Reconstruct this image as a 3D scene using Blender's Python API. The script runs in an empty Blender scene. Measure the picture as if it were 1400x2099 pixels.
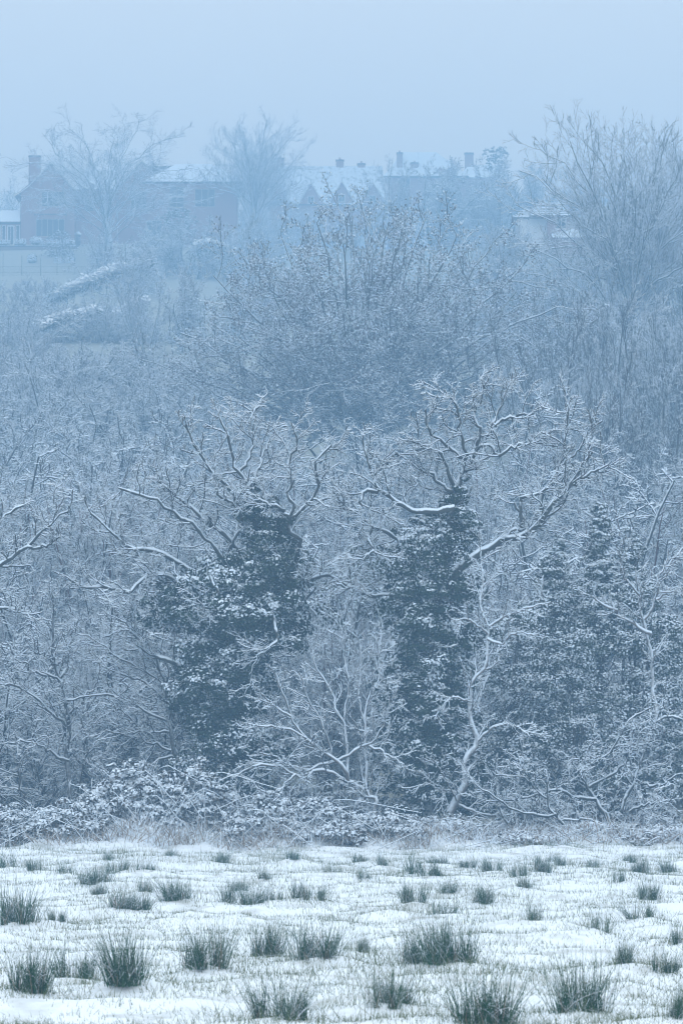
import bpy, math
import numpy as np
from mathutils import Vector

# ------------------------------------------------------------------ camera, world, sun, exposure
scene = bpy.context.scene
COL = scene.collection
F, HORIZON, CAMZ = 5833.33, 1520.0, 3.5            # focal length in photo pixels, horizon row, eye height (in layout units)
U = 0.6                                             # metres in one layout unit; everything is converted at the end
PITCH = math.atan((HORIZON - 1049.5) / F)

cam_data = bpy.data.cameras.new('camera')
cam = bpy.data.objects.new('camera', cam_data)
COL.objects.link(cam)
cam_data.sensor_fit = 'HORIZONTAL'
cam_data.sensor_width = 24.0
cam_data.lens = 100.0
cam_data.clip_end = 5000
cam_data.dof.use_dof = True
cam_data.dof.focus_distance = 98.0 * U
cam_data.dof.aperture_fstop = 5.6
cam.location = (0, 0, CAMZ * U)
cam.rotation_euler = (math.radians(90) + PITCH, 0, 0)
scene.camera = cam

SUN_EL, SUN_AZ = math.radians(52), math.radians(200)   # azimuth clockwise from +Y
world = bpy.data.worlds.new('World')
scene.world = world
world.use_nodes = True
wn, wl = world.node_tree.nodes, world.node_tree.links
wn.clear()
w_out = wn.new('ShaderNodeOutputWorld')
w_bg = wn.new('ShaderNodeBackground')
w_sky = wn.new('ShaderNodeTexSky')
w_sky.sky_type = 'NISHITA'
w_sky.sun_disc = False
w_sky.sun_elevation = SUN_EL
w_sky.sun_rotation = SUN_AZ
w_sky.dust_density = 3.0
w_bg.inputs['Strength'].default_value = 0.1
# overcast layer: the even cloud deck, three times as bright overhead as at the horizon
w_tc = wn.new('ShaderNodeTexCoord')
w_sep = wn.new('ShaderNodeSeparateXYZ')
wl.new(w_tc.outputs['Generated'], w_sep.inputs[0])
w_mr = wn.new('ShaderNodeMapRange')
w_mr.inputs['From Min'].default_value = 0.0
w_mr.inputs['From Max'].default_value = 1.0
w_mr.inputs['To Min'].default_value = 1.0
w_mr.inputs['To Max'].default_value = 1.5
wl.new(w_sep.outputs['Z'], w_mr.inputs['Value'])
w_cloud = wn.new('ShaderNodeVectorMath')
w_cloud.operation = 'SCALE'
w_cloud.inputs[0].default_value = (12.7, 11.7, 10.5)
wl.new(w_mr.outputs[0], w_cloud.inputs['Scale'])
w_mix = wn.new('ShaderNodeMix')
w_mix.data_type = 'RGBA'
w_mix.inputs[0].default_value = 0.9
wl.new(w_sky.outputs[0], w_mix.inputs[6])
wl.new(w_cloud.outputs[0], w_mix.inputs[7])
wl.new(w_mix.outputs[2], w_bg.inputs['Color'])
wl.new(w_bg.outputs[0], w_out.inputs['Surface'])

sun_data = bpy.data.lights.new('sun', 'SUN')
sun_data.energy = 0.9
sun_data.angle = math.radians(40)
sun_data.color = (0.80, 0.92, 1.0)
sun = bpy.data.objects.new('sun', sun_data)
COL.objects.link(sun)
sun.location = (0, 0, 120)
sdir = Vector((math.sin(SUN_AZ) * math.cos(SUN_EL), math.cos(SUN_AZ) * math.cos(SUN_EL), math.sin(SUN_EL)))
sun.rotation_euler = sdir.to_track_quat('Z', 'Y').to_euler()

vs = scene.view_settings
vs.view_transform = 'Standard'
vs.look = 'None'
vs.gamma = 1.0
vs.exposure = 0.0
vs.use_curve_mapping = False
scene.render.engine = 'CYCLES'
cy = scene.cycles
cy.max_bounces = 4
cy.diffuse_bounces = 3
cy.glossy_bounces = 1
cy.transmission_bounces = 2
cy.volume_bounces = 2
cy.transparent_max_bounces = 4
cy.use_denoising = True
cy.filter_width = 1.1

# ------------------------------------------------------------------ helpers
rng = np.random.default_rng(7)
ORD = ['first', 'second', 'third', 'fourth', 'fifth', 'sixth', 'seventh', 'eighth', 'ninth', 'tenth', 'eleventh', 'twelfth', 'thirteenth', 'fourteenth', 'fifteenth', 'sixteenth', 'seventeenth',
       'eighteenth', 'nineteenth', 'twentieth', 'twenty first', 'twenty second', 'twenty third', 'twenty fourth']
sinP, cosP = math.sin(PITCH), math.cos(PITCH)


def at(px, py, d):
    """photo pixel -> point at depth d"""
    u, v = (px - 700.0) / F, (1049.5 - py) / F
    y, z = cosP - v * sinP, sinP + v * cosP
    k = d / y
    return np.array([u * k, d, CAMZ + z * k])


def ground_at(px, py):
    """photo pixel -> point on the flat field"""
    u, v = (px - 700.0) / F, (1049.5 - py) / F
    y, z = cosP - v * sinP, sinP + v * cosP
    k = -CAMZ / z
    return np.array([u * k, y * k, 0.0])


def vnoise(x, y, scale, seed):
    r = np.random.default_rng(seed)
    N = 64
    g = r.random((N, N))
    fx, fy = np.asarray(x) / scale + 1000.0, np.asarray(y) / scale + 1000.0
    ix, iy = np.floor(fx).astype(int), np.floor(fy).astype(int)
    tx, ty = fx - ix, fy - iy
    tx, ty = tx * tx * (3 - 2 * tx), ty * ty * (3 - 2 * ty)
    a, b = g[ix % N, iy % N], g[(ix + 1) % N, iy % N]
    c, d = g[ix % N, (iy + 1) % N], g[(ix + 1) % N, (iy + 1) % N]
    return (a * (1 - tx) + b * tx) * (1 - ty) + (c * (1 - tx) + d * tx) * ty - 0.5


def dm(d):
    """rough depth first guessed from the photo -> depth used (the ridge lies well back in the mist)"""
    return d if d <= 98 else (98 + (d - 98) * 1.9 if d <= 205 else 301.3 + (d - 205) * 4.4)


PROF = [(-100, 0), (97, 0), (101, 0.5), (115, 3.5), (140, 8.5), (180, 19), (210, 29.5), (240, 40), (262, 46), (277, 50.2), (283, 53.3), (340, 55), (420, 57), (560, 60)]
PROF_D = [dm(a) for a, _ in PROF]
PROF_Z = [(z if a < 98 else CAMZ + (z - CAMZ) * dm(a) / a) for a, z in PROF]


def hill_z(x, y):
    return np.interp(y, PROF_D, PROF_Z) + np.where(np.asarray(y) > 105, vnoise(x, y, 17.0, 5) * 1.6, 0)


def norm(v):
    return v / np.maximum(np.linalg.norm(v, axis=-1, keepdims=True), 1e-9)


def mesh_np(name, V, Fq, mat=None, smooth=False):
    """numpy verts (n,3) and faces (m,k) -> mesh"""
    me = bpy.data.meshes.new(name)
    V = np.ascontiguousarray(V, dtype=np.float32)
    Fq = np.ascontiguousarray(Fq, dtype=np.int32)
    m, k = Fq.shape
    me.vertices.add(len(V))
    me.vertices.foreach_set('co', V.ravel())
    me.loops.add(m * k)
    me.loops.foreach_set('vertex_index', Fq.ravel())
    me.polygons.add(m)
    me.polygons.foreach_set('loop_start', np.arange(0, m * k, k, dtype=np.int32))
    if smooth:
        me.polygons.foreach_set('use_smooth', np.ones(m, dtype=bool))
    me.update(calc_edges=True)
    if mat:
        me.materials.append(mat)
    return me


def mesh_py(name, V, Fs, mat=None):
    me = bpy.data.meshes.new(name)
    me.from_pydata([tuple(map(float, v)) for v in V], [], [tuple(f) for f in Fs])
    me.update()
    if mat:
        me.materials.append(mat)
    return me


def put(name, me, parent=None, loc=(0, 0, 0), kind=None, label=None, cat=None, group=None):
    o = bpy.data.objects.new(name, me)
    COL.objects.link(o)
    o.location = loc
    if parent:
        o.parent = parent
    tag(o, label, cat, group, kind)
    return o


def tag(o, label=None, cat=None, group=None, kind=None):
    if label:
        o['label'] = label
    if cat:
        o['category'] = cat
    if group:
        o['group'] = group
    if kind:
        o['kind'] = kind
    return o


def copy_tree(o, parent=None):
    c = o.copy()
    COL.objects.link(c)
    c.parent = parent
    for ch in o.children:
        copy_tree(ch, c)
    return c


class Shape:
    """collects boxes / prisms / free faces into one mesh"""

    def __init__(self):
        self.v, self.f = [], []

    def add(self, V, Fs):
        b = len(self.v)
        self.v += [tuple(p) for p in V]
        self.f += [tuple(i + b for i in f) for f in Fs]
        return self

    def box(self, x0, x1, y0, y1, z0, z1):
        return self.add([(x0, y0, z0), (x1, y0, z0), (x1, y1, z0), (x0, y1, z0), (x0, y0, z1), (x1, y0, z1), (x1, y1, z1), (x0, y1, z1)],
                        [(3, 2, 1, 0), (4, 5, 6, 7), (0, 1, 5, 4), (1, 2, 6, 5), (2, 3, 7, 6), (3, 0, 4, 7)])

    def prism(self, poly, y0, y1):
        """polygon in x,z (counter-clockwise seen from the front) pushed along y"""
        n = len(poly)
        V = [(x, y0, z) for x, z in poly] + [(x, y1, z) for x, z in poly]
        Fs = [tuple(range(n)), tuple(range(2 * n - 1, n - 1, -1))]
        for i in range(n):
            j = (i + 1) % n
            Fs.append((i, i + n, j + n, j))
        return self.add(V, Fs)

    def slab(self, prof, y0, y1, t):
        """a curved sheet: profile polyline in x,z given thickness t downwards"""
        n = len(prof)
        return self.prism([(x, z - t) for x, z in prof] + [(x, z) for x, z in reversed(prof)], y0, y1)

    def hip(self, x0, x1, y0, y1, z0, rx0, rx1, zr, t=0.18):
        ym = 0.5 * (y0 + y1)
        zr = zr + (ym - y0) * 0.2
        V = [(x0, y0, z0), (x1, y0, z0), (x1, y1, z0), (x0, y1, z0), (rx0, ym, zr), (rx1, ym, zr),
             (x0, y0, z0 - t), (x1, y0, z0 - t), (x1, y1, z0 - t), (x0, y1, z0 - t)]
        return self.add(V, [(0, 1, 5, 4), (1, 2, 5), (2, 3, 4, 5), (3, 0, 4), (6, 7, 1, 0), (7, 8, 2, 1), (8, 9, 3, 2), (9, 6, 0, 3), (9, 8, 7, 6)])

    def build(self, name, mat, parent=None, **kw):
        return put(name, mesh_py(name, self.v, self.f, mat), parent, **kw)


# ------------------------------------------------------------------ materials
def new_mat(name, rough=0.9):
    m = bpy.data.materials.new(name)
    m.use_nodes = True
    b = m.node_tree.nodes['Principled BSDF']
    b.inputs['Roughness'].default_value = rough
    b.inputs['Specular IOR Level'].default_value = 0.2
    return m, m.node_tree.nodes, m.node_tree.links, b


def noise_node(n, l, scale, detail=2.0, coord='Position'):
    g = n.new('ShaderNodeNewGeometry')
    t = n.new('ShaderNodeTexNoise')
    t.inputs['Scale'].default_value = scale / U
    t.inputs['Detail'].default_value = detail
    l.new(g.outputs['Position'], t.inputs['Vector'])
    return t, g


SNOW = (0.74, 0.85, 0.96, 1)


def snowy(name, base, base2, lo, hi, noise_scale=6.0, noise_amt=0.5, col_scale=3.0, rough=0.9, snow=SNOW, patch=0.0):
    """base colour with snow lying wherever the surface faces up"""
    m, n, l, b = new_mat(name, rough)
    t, g = noise_node(n, l, noise_scale)
    sep = n.new('ShaderNodeSeparateXYZ')
    l.new(g.outputs['Normal'], sep.inputs[0])
    sub = n.new('ShaderNodeMath')
    sub.operation = 'MULTIPLY_ADD'
    sub.inputs[1].default_value = noise_amt
    sub.inputs[2].default_value = -0.5 * noise_amt
    l.new(t.outputs['Fac'], sub.inputs[0])
    add = n.new('ShaderNodeMath')
    add.operation = 'ADD'
    l.new(sep.outputs['Z'], add.inputs[0])
    l.new(sub.outputs[0], add.inputs[1])
    last = add
    if patch:
        t3, _ = noise_node(n, l, 0.9, 1.0)
        p = n.new('ShaderNodeMath')
        p.operation = 'MULTIPLY_ADD'
        p.inputs[1].default_value = patch
        p.inputs[2].default_value = -0.5 * patch
        l.new(t3.outputs['Fac'], p.inputs[0])
        a2 = n.new('ShaderNodeMath')
        a2.operation = 'ADD'
        l.new(add.outputs[0], a2.inputs[0])
        l.new(p.outputs[0], a2.inputs[1])
        last = a2
    mr = n.new('ShaderNodeMapRange')
    mr.interpolation_type = 'SMOOTHSTEP'
    mr.inputs['From Min'].default_value = lo
    mr.inputs['From Max'].default_value = hi
    l.new(last.outputs[0], mr.inputs['Value'])
    t2, _ = noise_node(n, l, col_scale)
    c = n.new('ShaderNodeMix')
    c.data_type = 'RGBA'
    l.new(t2.outputs['Fac'], c.inputs[0])
    c.inputs[6].default_value = (*base, 1)
    c.inputs[7].default_value = (*base2, 1)
    mx = n.new('ShaderNodeMix')
    mx.data_type = 'RGBA'
    l.new(mr.outputs[0], mx.inputs[0])
    l.new(c.outputs[2], mx.inputs[6])
    mx.inputs[7].default_value = snow
    l.new(mx.outputs[2], b.inputs['Base Color'])
    return m


def plain(name, base, base2=None, scale=4.0, rough=0.8):
    m, n, l, b = new_mat(name, rough)
    t, _ = noise_node(n, l, scale)
    c = n.new('ShaderNodeMix')
    c.data_type = 'RGBA'
    l.new(t.outputs['Fac'], c.inputs[0])
    c.inputs[6].default_value = (*base, 1)
    c.inputs[7].default_value = (*(base2 or [0.8 * x for x in base]), 1)
    l.new(c.outputs[2], b.inputs['Base Color'])
    return m


M = {}
M['bark'] = snowy('bark_under_snow', (0.030, 0.033, 0.030), (0.07, 0.072, 0.06), -0.05, 0.4, 5, 0.7)
M['bark_frost'] = snowy('twig_bark_under_snow', (0.045, 0.048, 0.042), (0.09, 0.09, 0.075), -0.45, 0.25, 5, 0.9)
M['bark_back'] = snowy('hazy_twig_bark_under_snow', (0.042, 0.045, 0.043), (0.075, 0.075, 0.068), -0.4, 0.35, 6, 0.8)
M['bark_pale'] = snowy('pale_bark_under_snow', (0.16, 0.15, 0.14), (0.10, 0.09, 0.08), -0.3, 0.35, 7, 0.5)
M['bark_red'] = snowy('reddish_twig_bark', (0.10, 0.055, 0.045), (0.14, 0.08, 0.07), -0.1, 0.5, 9, 0.6)
M['bark_dark'] = snowy('dark_bark_dusted', (0.036, 0.038, 0.036), (0.07, 0.068, 0.062), -0.1, 0.5, 9, 0.5)
M['ivy'] = snowy('ivy_leaves_with_snow', (0.008, 0.024, 0.014), (0.02, 0.044, 0.02), 0.34, 0.66, 4, 0.3, patch=2.3, rough=0.6)
M['holly'] = snowy('evergreen_leaves_with_snow', (0.03, 0.05, 0.035), (0.05, 0.075, 0.05), 0.1, 0.6, 4, 0.4, patch=0.7, rough=0.6)
M['oakleaf'] = snowy('withered_oak_leaves_with_snow', (0.12, 0.07, 0.055), (0.08, 0.05, 0.045), -0.1, 0.35, 8, 0.7)
M['bramble'] = snowy('bramble_leaves_with_snow', (0.03, 0.04, 0.025), (0.09, 0.06, 0.045), 0.1, 0.45, 6, 0.3, patch=0.6)
M['straw'] = snowy('dead_grass_with_snow', (0.34, 0.27, 0.20), (0.24, 0.19, 0.15), -0.35, 0.3, 5, 0.7, patch=0.8)
M['rush'] = snowy('green_rush_stems', (0.012, 0.06, 0.028), (0.035, 0.115, 0.05), 0.25, 0.75, 25, 1.5, col_scale=12)
M['grass'] = snowy('short_grass_blades', (0.07, 0.11, 0.045), (0.15, 0.17, 0.09), 0.3, 0.8, 20, 1.4, col_scale=6)
M['brick'] = plain('red_brick', (0.34, 0.19, 0.155), (0.28, 0.16, 0.135), 2.0)
M['stone'] = plain('buff_stone', (0.46, 0.40, 0.30), (0.38, 0.33, 0.25), 3.0)
M['slate'] = snowy('roof_under_snow', (0.05, 0.052, 0.058), (0.08, 0.075, 0.075), 0.2, 0.45, 1.2, 0.55)
M['tile'] = snowy('roof_tiles_half_snowed', (0.10, 0.07, 0.06), (0.14, 0.10, 0.09), 0.55, 0.8, 1.5, 0.7)
M['white'] = plain('white_paint', (0.80, 0.80, 0.78), (0.72, 0.72, 0.70))
M['pane'] = plain('window_glass', (0.03, 0.035, 0.04), (0.05, 0.055, 0.06), 1.0, rough=0.08)
M['dark'] = plain('dark_metal', (0.03, 0.03, 0.032))
M['green_metal'] = plain('green_metal', (0.03, 0.07, 0.055))
M['wallcap'] = snowy('garden_wall', (0.22, 0.17, 0.13), (0.17, 0.13, 0.11), 0.3, 0.6)
M['snow'] = plain('lying_snow', (0.84, 0.89, 0.94), (0.74, 0.80, 0.86), 2.5, 0.9)
M['hedge'] = snowy('hedge_leaves_with_snow', (0.02, 0.035, 0.02), (0.05, 0.06, 0.035), -0.35, 0.15, 4, 0.5)

# ground: snow on the field, litter and undergrowth showing on the wooded hillside
m, n, l, b = new_mat('snow_covered_ground', 0.85)
t, g = noise_node(n, l, 1.1, 5)
mr = n.new('ShaderNodeMapRange')
mr.inputs['From Min'].default_value = 0.52
mr.inputs['From Max'].default_value = 0.70
mr.inputs['To Max'].default_value = 0.45
l.new(t.outputs['Fac'], mr.inputs['Value'])
sep = n.new('ShaderNodeSeparateXYZ')
l.new(g.outputs['Position'], sep.inputs[0])
hl = n.new('ShaderNodeMapRange')
hl.inputs['From Min'].default_value = 98.5 * U
hl.inputs['From Max'].default_value = 103 * U
hl.inputs['To Max'].default_value = 0.75
l.new(sep.outputs['Y'], hl.inputs['Value'])
mxx = n.new('ShaderNodeMath')
mxx.operation = 'MAXIMUM'
l.new(mr.outputs[0], mxx.inputs[0])
l.new(hl.outputs[0], mxx.inputs[1])
c = n.new('ShaderNodeMix')
c.data_type = 'RGBA'
l.new(mxx.outputs[0], c.inputs[0])
c.inputs[6].default_value = (0.80, 0.89, 0.97, 1)
c.inputs[7].default_value = (0.13, 0.14, 0.08, 1)
l.new(c.outputs[2], b.inputs['Base Color'])
t2, _ = noise_node(n, l, 9.0, 4)
bp = n.new('ShaderNodeBump')
bp.inputs['Strength'].default_value = 0.5
bp.inputs['Distance'].default_value = 0.05
l.new(t2.outputs['Fac'], bp.inputs['Height'])
l.new(bp.outputs[0], b.inputs['Normal'])
M['ground'] = m

# ------------------------------------------------------------------ rush tussock spots (photo pixel of the base, width, height)
RUSH = [(20, 1785, 70, 40), (75, 1792, 40, 34), (133, 1792, 45, 36), (195, 1822, 75, 48), (238, 1802, 50, 42), (300, 1803, 50, 32), (262, 1876, 90, 52),
        (205, 1838, 40, 26), (300, 1845, 45, 34), (375, 1854, 90, 52), (455, 1857, 70, 62), (515, 1861, 60, 56), (565, 1859, 50, 45), (620, 1857, 60, 56),
        (658, 1857, 30, 40), (38, 1905, 110, 100), (117, 1900, 40, 34), (45, 2046, 110, 115), (150, 2002, 100, 92), (275, 2042, 150, 130), (425, 2002, 110, 112),
        (535, 1968, 85, 88), (655, 1988, 130, 92), (570, 2098, 140, 112), (790, 1780, 40, 35), (840, 1803, 72, 52), (890, 1808, 60, 46), (745, 1814, 50, 30),
        (850, 1864, 60, 56), (912, 1880, 80, 46), (990, 1857, 60, 46), (1010, 1787, 50, 38), (1065, 1803, 50, 46), (1110, 1800, 40, 42), (1085, 1899, 50, 58),
        (1080, 1834, 50, 32), (1150, 1780, 45, 30), (1212, 1782, 50, 30), (1270, 1822, 40, 46), (1315, 1800, 40, 40), (1378, 1787, 50, 32), (1327, 1852, 60, 52),
        (1312, 1890, 70, 50), (1238, 1924, 62, 62), (868, 1998, 100, 95), (945, 2008, 140, 112), (805, 2086, 115, 98), (970, 2112, 175, 138), (1185, 2086, 150, 135),
        (1280, 2012, 62, 62), (1360, 2014, 72, 62), (1392, 2112, 80, 95), (745, 1968, 34, 42), (920, 1837, 50, 32), (680, 1797, 45, 32), (600, 1772, 50, 28),
        (1120, 1766, 44, 26), (450, 1775, 50, 28), (350, 1768, 50, 24), (230, 1767, 50, 24), (740, 1766, 46, 26), (900, 1768, 46, 24), (1290, 1768, 46, 26),
        (960, 1776, 40, 26), (545, 1812, 40, 28), (490, 1838, 40, 30), (1395, 1945, 40, 60)]
RUSH_POS = np.array([ground_at(r[0], r[1]) for r in RUSH])

# ------------------------------------------------------------------ ground
ys = np.unique(np.concatenate([np.arange(-60, 30, 6.0), np.arange(30, 97, 0.23), np.arange(97, 830, 6.0), np.arange(830, 1431, 45.0)]))
xs = np.unique(np.concatenate([np.arange(-480, -60, 38.0), np.arange(-60, -15, 3.0), np.arange(-15, 15.01, 0.25), np.arange(18, 60, 3.0), np.arange(60, 481, 38.0)]))
GX, GY = np.meshgrid(xs, ys)
GZ = hill_z(GX, GY)
near = np.clip((98 - GY) / 4, 0, 1)
GZ = GZ + near * (vnoise(GX, GY, 3.3, 1) * 0.24 + vnoise(GX, GY, 1.0, 2) * 0.2 + vnoise(GX, GY, 0.5, 3) * 0.11)
marg = np.clip((GY - 92.5 - vnoise(GX, GX * 0, 2.2, 9) * 1.6) / 1.2, 0, 1) * np.clip((99 - GY) / 3, 0, 1)
GZ = GZ + marg * (0.22 + vnoise(GX, GY, 1.1, 31) * 0.7 + vnoise(GX, GY, 0.45, 32) * 0.35)
for p, r in zip(RUSH_POS, RUSH):
    d2 = (GX - p[0]) ** 2 + (GY - p[1]) ** 2
    GZ = GZ + 0.10 * np.exp(-d2 / (2 * 0.35 ** 2))
nr, nc = GX.shape
idx = np.arange(nr * nc).reshape(nr, nc)
Q = np.stack([idx[:-1, :-1], idx[:-1, 1:], idx[1:, 1:], idx[1:, :-1]], -1).reshape(-1, 4)
put('ground', mesh_np('ground', np.stack([GX, GY, GZ], -1).reshape(-1, 3), Q, M['ground'], True), kind='structure',
    label='snow covered field running up into the wooded hillside', cat='ground')


def field_z(x, y):
    i = np.clip(np.searchsorted(xs, x) - 1, 0, nc - 2)
    j = np.clip(np.searchsorted(ys, y) - 1, 0, nr - 2)
    tx = (x - xs[i]) / (xs[i + 1] - xs[i])
    ty = (y - ys[j]) / (ys[j + 1] - ys[j])
    return (GZ[j, i] * (1 - tx) + GZ[j, i + 1] * tx) * (1 - ty) + (GZ[j + 1, i] * (1 - tx) + GZ[j + 1, i + 1] * tx) * ty


# ------------------------------------------------------------------ branch machinery (all branches of a level at once)
class Geo:
    def __init__(self):
        self.V, self.Fc, self.n = [], [], 0

    def tubes(self, P, R, sides, snow=0.0):
        P, R = np.asarray(P, float), np.asarray(R, float)
        nb, p, _ = P.shape
        T = norm(np.gradient(P, axis=1))
        mz = np.abs(T[..., 2]).max(1)
        ref = np.where((mz > 0.93)[:, None], np.array([0.3, 1.0, 0.0]), np.array([0.0, 0.0, 1.0]))[:, None, :]
        S = norm(np.cross(T, ref))
        U = np.cross(S, T)
        ang = math.pi / 2 + np.arange(sides) * 2 * math.pi / sides
        off = np.cos(ang)[None, None, :, None] * S[:, :, None, :] + np.sin(ang)[None, None, :, None] * U[:, :, None, :]
        ring = P[:, :, None, :] + off * R[:, :, None, None]
        if snow:
            lift = np.clip(off[..., 2], 0, 1) * snow * np.sqrt(np.clip(1 - T[..., 2] ** 2, 0, 1))[:, :, None]
            taper = np.clip(R / max(1e-6, R.max()) * 3 + 0.35, 0, 1)
            ring[..., 2] += lift * taper[:, :, None]
        base = self.n + np.arange(nb)[:, None, None] * p * sides + np.arange(p - 1)[None, :, None] * sides
        k = np.arange(sides)[None, None, :]
        k2 = (k + 1) % sides
        q = np.stack([base + k, base + k2, base + k2 + sides, base + k + sides], -1).reshape(-1, 4)
        self.V.append(ring.reshape(-1, 3))
        self.Fc.append(q)
        self.n += nb * p * sides
        return self

    def leaves(self, C, N, s, r, ratio=0.6):
        """diamond leaves with centre C, normal N, size s"""
        N = norm(N)
        a = norm(np.cross(N, norm(r.normal(size=N.shape))))
        b2 = np.cross(N, a)
        s = np.asarray(s)[:, None]
        bend = N * s * 0.18
        V = np.stack([C + a * s - bend, C + b2 * s * ratio, C - a * s - bend, C - b2 * s * ratio], 1)
        self.V.append(V.reshape(-1, 3))
        self.Fc.append(self.n + np.arange(len(C) * 4).reshape(-1, 4))
        self.n += len(C) * 4
        return self

    def top(self):
        return float(np.percentile(np.concatenate(self.V)[:, 2], 99.7))

    def mesh(self, name, mat, smooth=True):
        return mesh_np(name, np.concatenate(self.V), np.concatenate(self.Fc), mat, smooth)


def resample(pts, n):
    """smooth curve through points -> n points"""
    pts = np.asarray(pts, float)
    if len(pts) < 2:
        raise ValueError
    e = np.vstack([2 * pts[0] - pts[1], pts, 2 * pts[-1] - pts[-2]])
    out = []
    m_ = len(pts) - 1
    seg = np.linalg.norm(np.diff(pts, axis=0), axis=1)
    cum = np.concatenate([[0], np.cumsum(seg)])
    for s in np.linspace(0, cum[-1] * 0.99999, n):
        i = min(np.searchsorted(cum, s, side='right') - 1, m_ - 1)
        t_ = (s - cum[i]) / seg[i]
        p0, p1, p2, p3 = e[i], e[i + 1], e[i + 2], e[i + 3]
        out.append(0.5 * ((2 * p1) + (-p0 + p2) * t_ + (2 * p0 - 5 * p1 + 4 * p2 - p3) * t_ ** 2 + (-p0 + 3 * p1 - 3 * p2 + p3) * t_ ** 3))
    return np.array(out)


def sprout(r, P, R, per, tr, length, ang, npts, wig, trop, rfac, rtip, rmax=9, droop=0.0, shrink=0.5, flat=0.0, jit=0.35):
    """children on every parent branch; per = count (or array), length = ratio of parent (negative: metres)"""
    nb, p, _ = P.shape
    plen = np.linalg.norm(np.diff(P, axis=1), axis=2).sum(1)
    cnt = np.full(nb, per) if np.isscalar(per) else np.asarray(per)
    cnt = np.maximum(1, np.round(cnt).astype(int))
    who = np.repeat(np.arange(nb), cnt)
    nn = len(who)
    k_ = np.concatenate([np.arange(c_) for c_ in cnt]) / np.repeat(cnt, cnt)
    t_ = tr[0] + (tr[1] - tr[0]) * np.clip(k_ + r.random(nn) / np.repeat(cnt, cnt), 0, 1)
    fp = t_ * (p - 1)
    i = np.clip(np.floor(fp).astype(int), 0, p - 2)
    fr = (fp - i)[:, None]
    A, B = P[who, i], P[who, i + 1]
    S = A * (1 - fr) + B * fr
    T = norm(B - A)
    rp = R[who, i] * (1 - fr[:, 0]) + R[who, i + 1] * fr[:, 0]
    rv = r.normal(size=(nn, 3))
    rv[:, 2] *= (1 - flat)
    perp = norm(rv - (rv * T).sum(1, keepdims=True) * T)
    a = ang * (1 + jit * r.normal(size=nn))[:, None]
    D = norm(np.cos(a) * T + np.sin(a) * perp)
    L = (length * plen[who] if length > 0 else -length * np.ones(nn)) * (1 - shrink * t_) * r.uniform(0.55, 1.3, nn)
    st = (L / (npts - 1))[:, None]
    pts = [S]
    for q in range(npts - 1):
        D = norm(D + r.normal(size=(nn, 3)) * wig + np.array([0, 0, trop - droop * q / npts]))
        pts.append(pts[-1] + D * st)
    C = np.stack(pts, 1)
    r0 = np.clip(rp * rfac, rtip, rmax)
    RR = r0[:, None] * (1 - np.linspace(0, 1, npts))[None, :] + rtip * np.linspace(0, 1, npts)[None, :]
    return C, RR


def stems(r, n, spread, h, npts, wig, trop, r0, r1, foot=0.25, hj=0.3):
    a = r.uniform(0, 2 * math.pi, n)
    th = spread * np.sqrt(r.uniform(0.02, 1, n))
    D = np.stack([np.cos(a) * np.sin(th), np.sin(a) * np.sin(th), np.cos(th)], 1)
    st = (h * r.uniform(1 - hj, 1.0, n) / (npts - 1))[:, None]
    pts = [np.stack([np.cos(a) * foot, np.sin(a) * foot, np.full(n, -0.4)], 1) * np.array([1, 1, 1])]
    for q in range(npts - 1):
        D = norm(D + r.normal(size=(n, 3)) * wig + np.array([0, 0, trop]))
        pts.append(pts[-1] + D * st)
    P = np.stack(pts, 1)
    R = np.linspace(r0, r1, npts)[None, :] * r.uniform(0.6, 1.1, n)[:, None]
    return P, R


def make_tree(name, seed, spec, mat_wood, mat_twig):
    """bare tree at the origin: Empty > trunk, crown"""
    r = np.random.default_rng(seed)
    root = put(name, None)
    g0, g1 = Geo(), Geo()
    P, R = stems(r, **spec['stems'])
    g0.tubes(P, R, spec.get('sides0', 6), spec.get('snow', 0.02))
    for li, lv in enumerate(spec['levels']):
        lv = dict(lv)
        sides = lv.pop('sides', 3)
        sn = lv.pop('snow', 0.012)
        P, R = sprout(r, P, R, **lv)
        (g0 if li < spec.get('wood', 1) else g1).tubes(P, R, sides, sn)
    put('trunk', g0.mesh('trunk', mat_wood), root)
    put('crown', g1.mesh('crown', mat_twig), root, kind='stuff')
    root['proto_height'] = float(max(v for v in (g0.top(), g1.top())))
    return root


PROTOS = {}
PROTO_H = {}


def place(key, x, y, height, rot, label, cat, group, z=None, sx=1.0, name=None):
    src, used = PROTOS[key]
    h_scale = height / PROTO_H[key]
    o = src if not used else copy_tree(src)
    PROTOS[key][1] = True
    o.location = (x, y, (hill_z(x, y) if z is None else z) - 0.1)
    o.rotation_euler = (0, 0, rot)
    o.scale = (h_scale * sx, h_scale * sx, h_scale)
    if name:
        o.name = name
    return tag(o, label, cat, group)


# ---- bare tree kinds; each is 1 unit = 1 m, later scaled a little
def thicket_spec(h, ns, tw):
    return dict(stems=dict(n=ns, spread=0.34, h=h, npts=9, wig=0.07, trop=0.05, r0=0.055, r1=0.015, foot=0.5, hj=0.35), sides0=5, wood=1,
                levels=[dict(per=14, tr=(0.2, 1), length=0.3, ang=0.75, npts=6, wig=0.14, trop=0.06, rfac=0.6, rtip=tw * 1.2, rmax=0.03),
                        dict(per=9, tr=(0.15, 1), length=0.42, ang=0.8, npts=4, wig=0.18, trop=0.03, rfac=0.7, rtip=tw),
                        dict(per=8, tr=(0.1, 1), length=0.55, ang=0.75, npts=2, wig=0.2, trop=0.02, rfac=0.8, rtip=tw * 0.7)])


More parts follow.
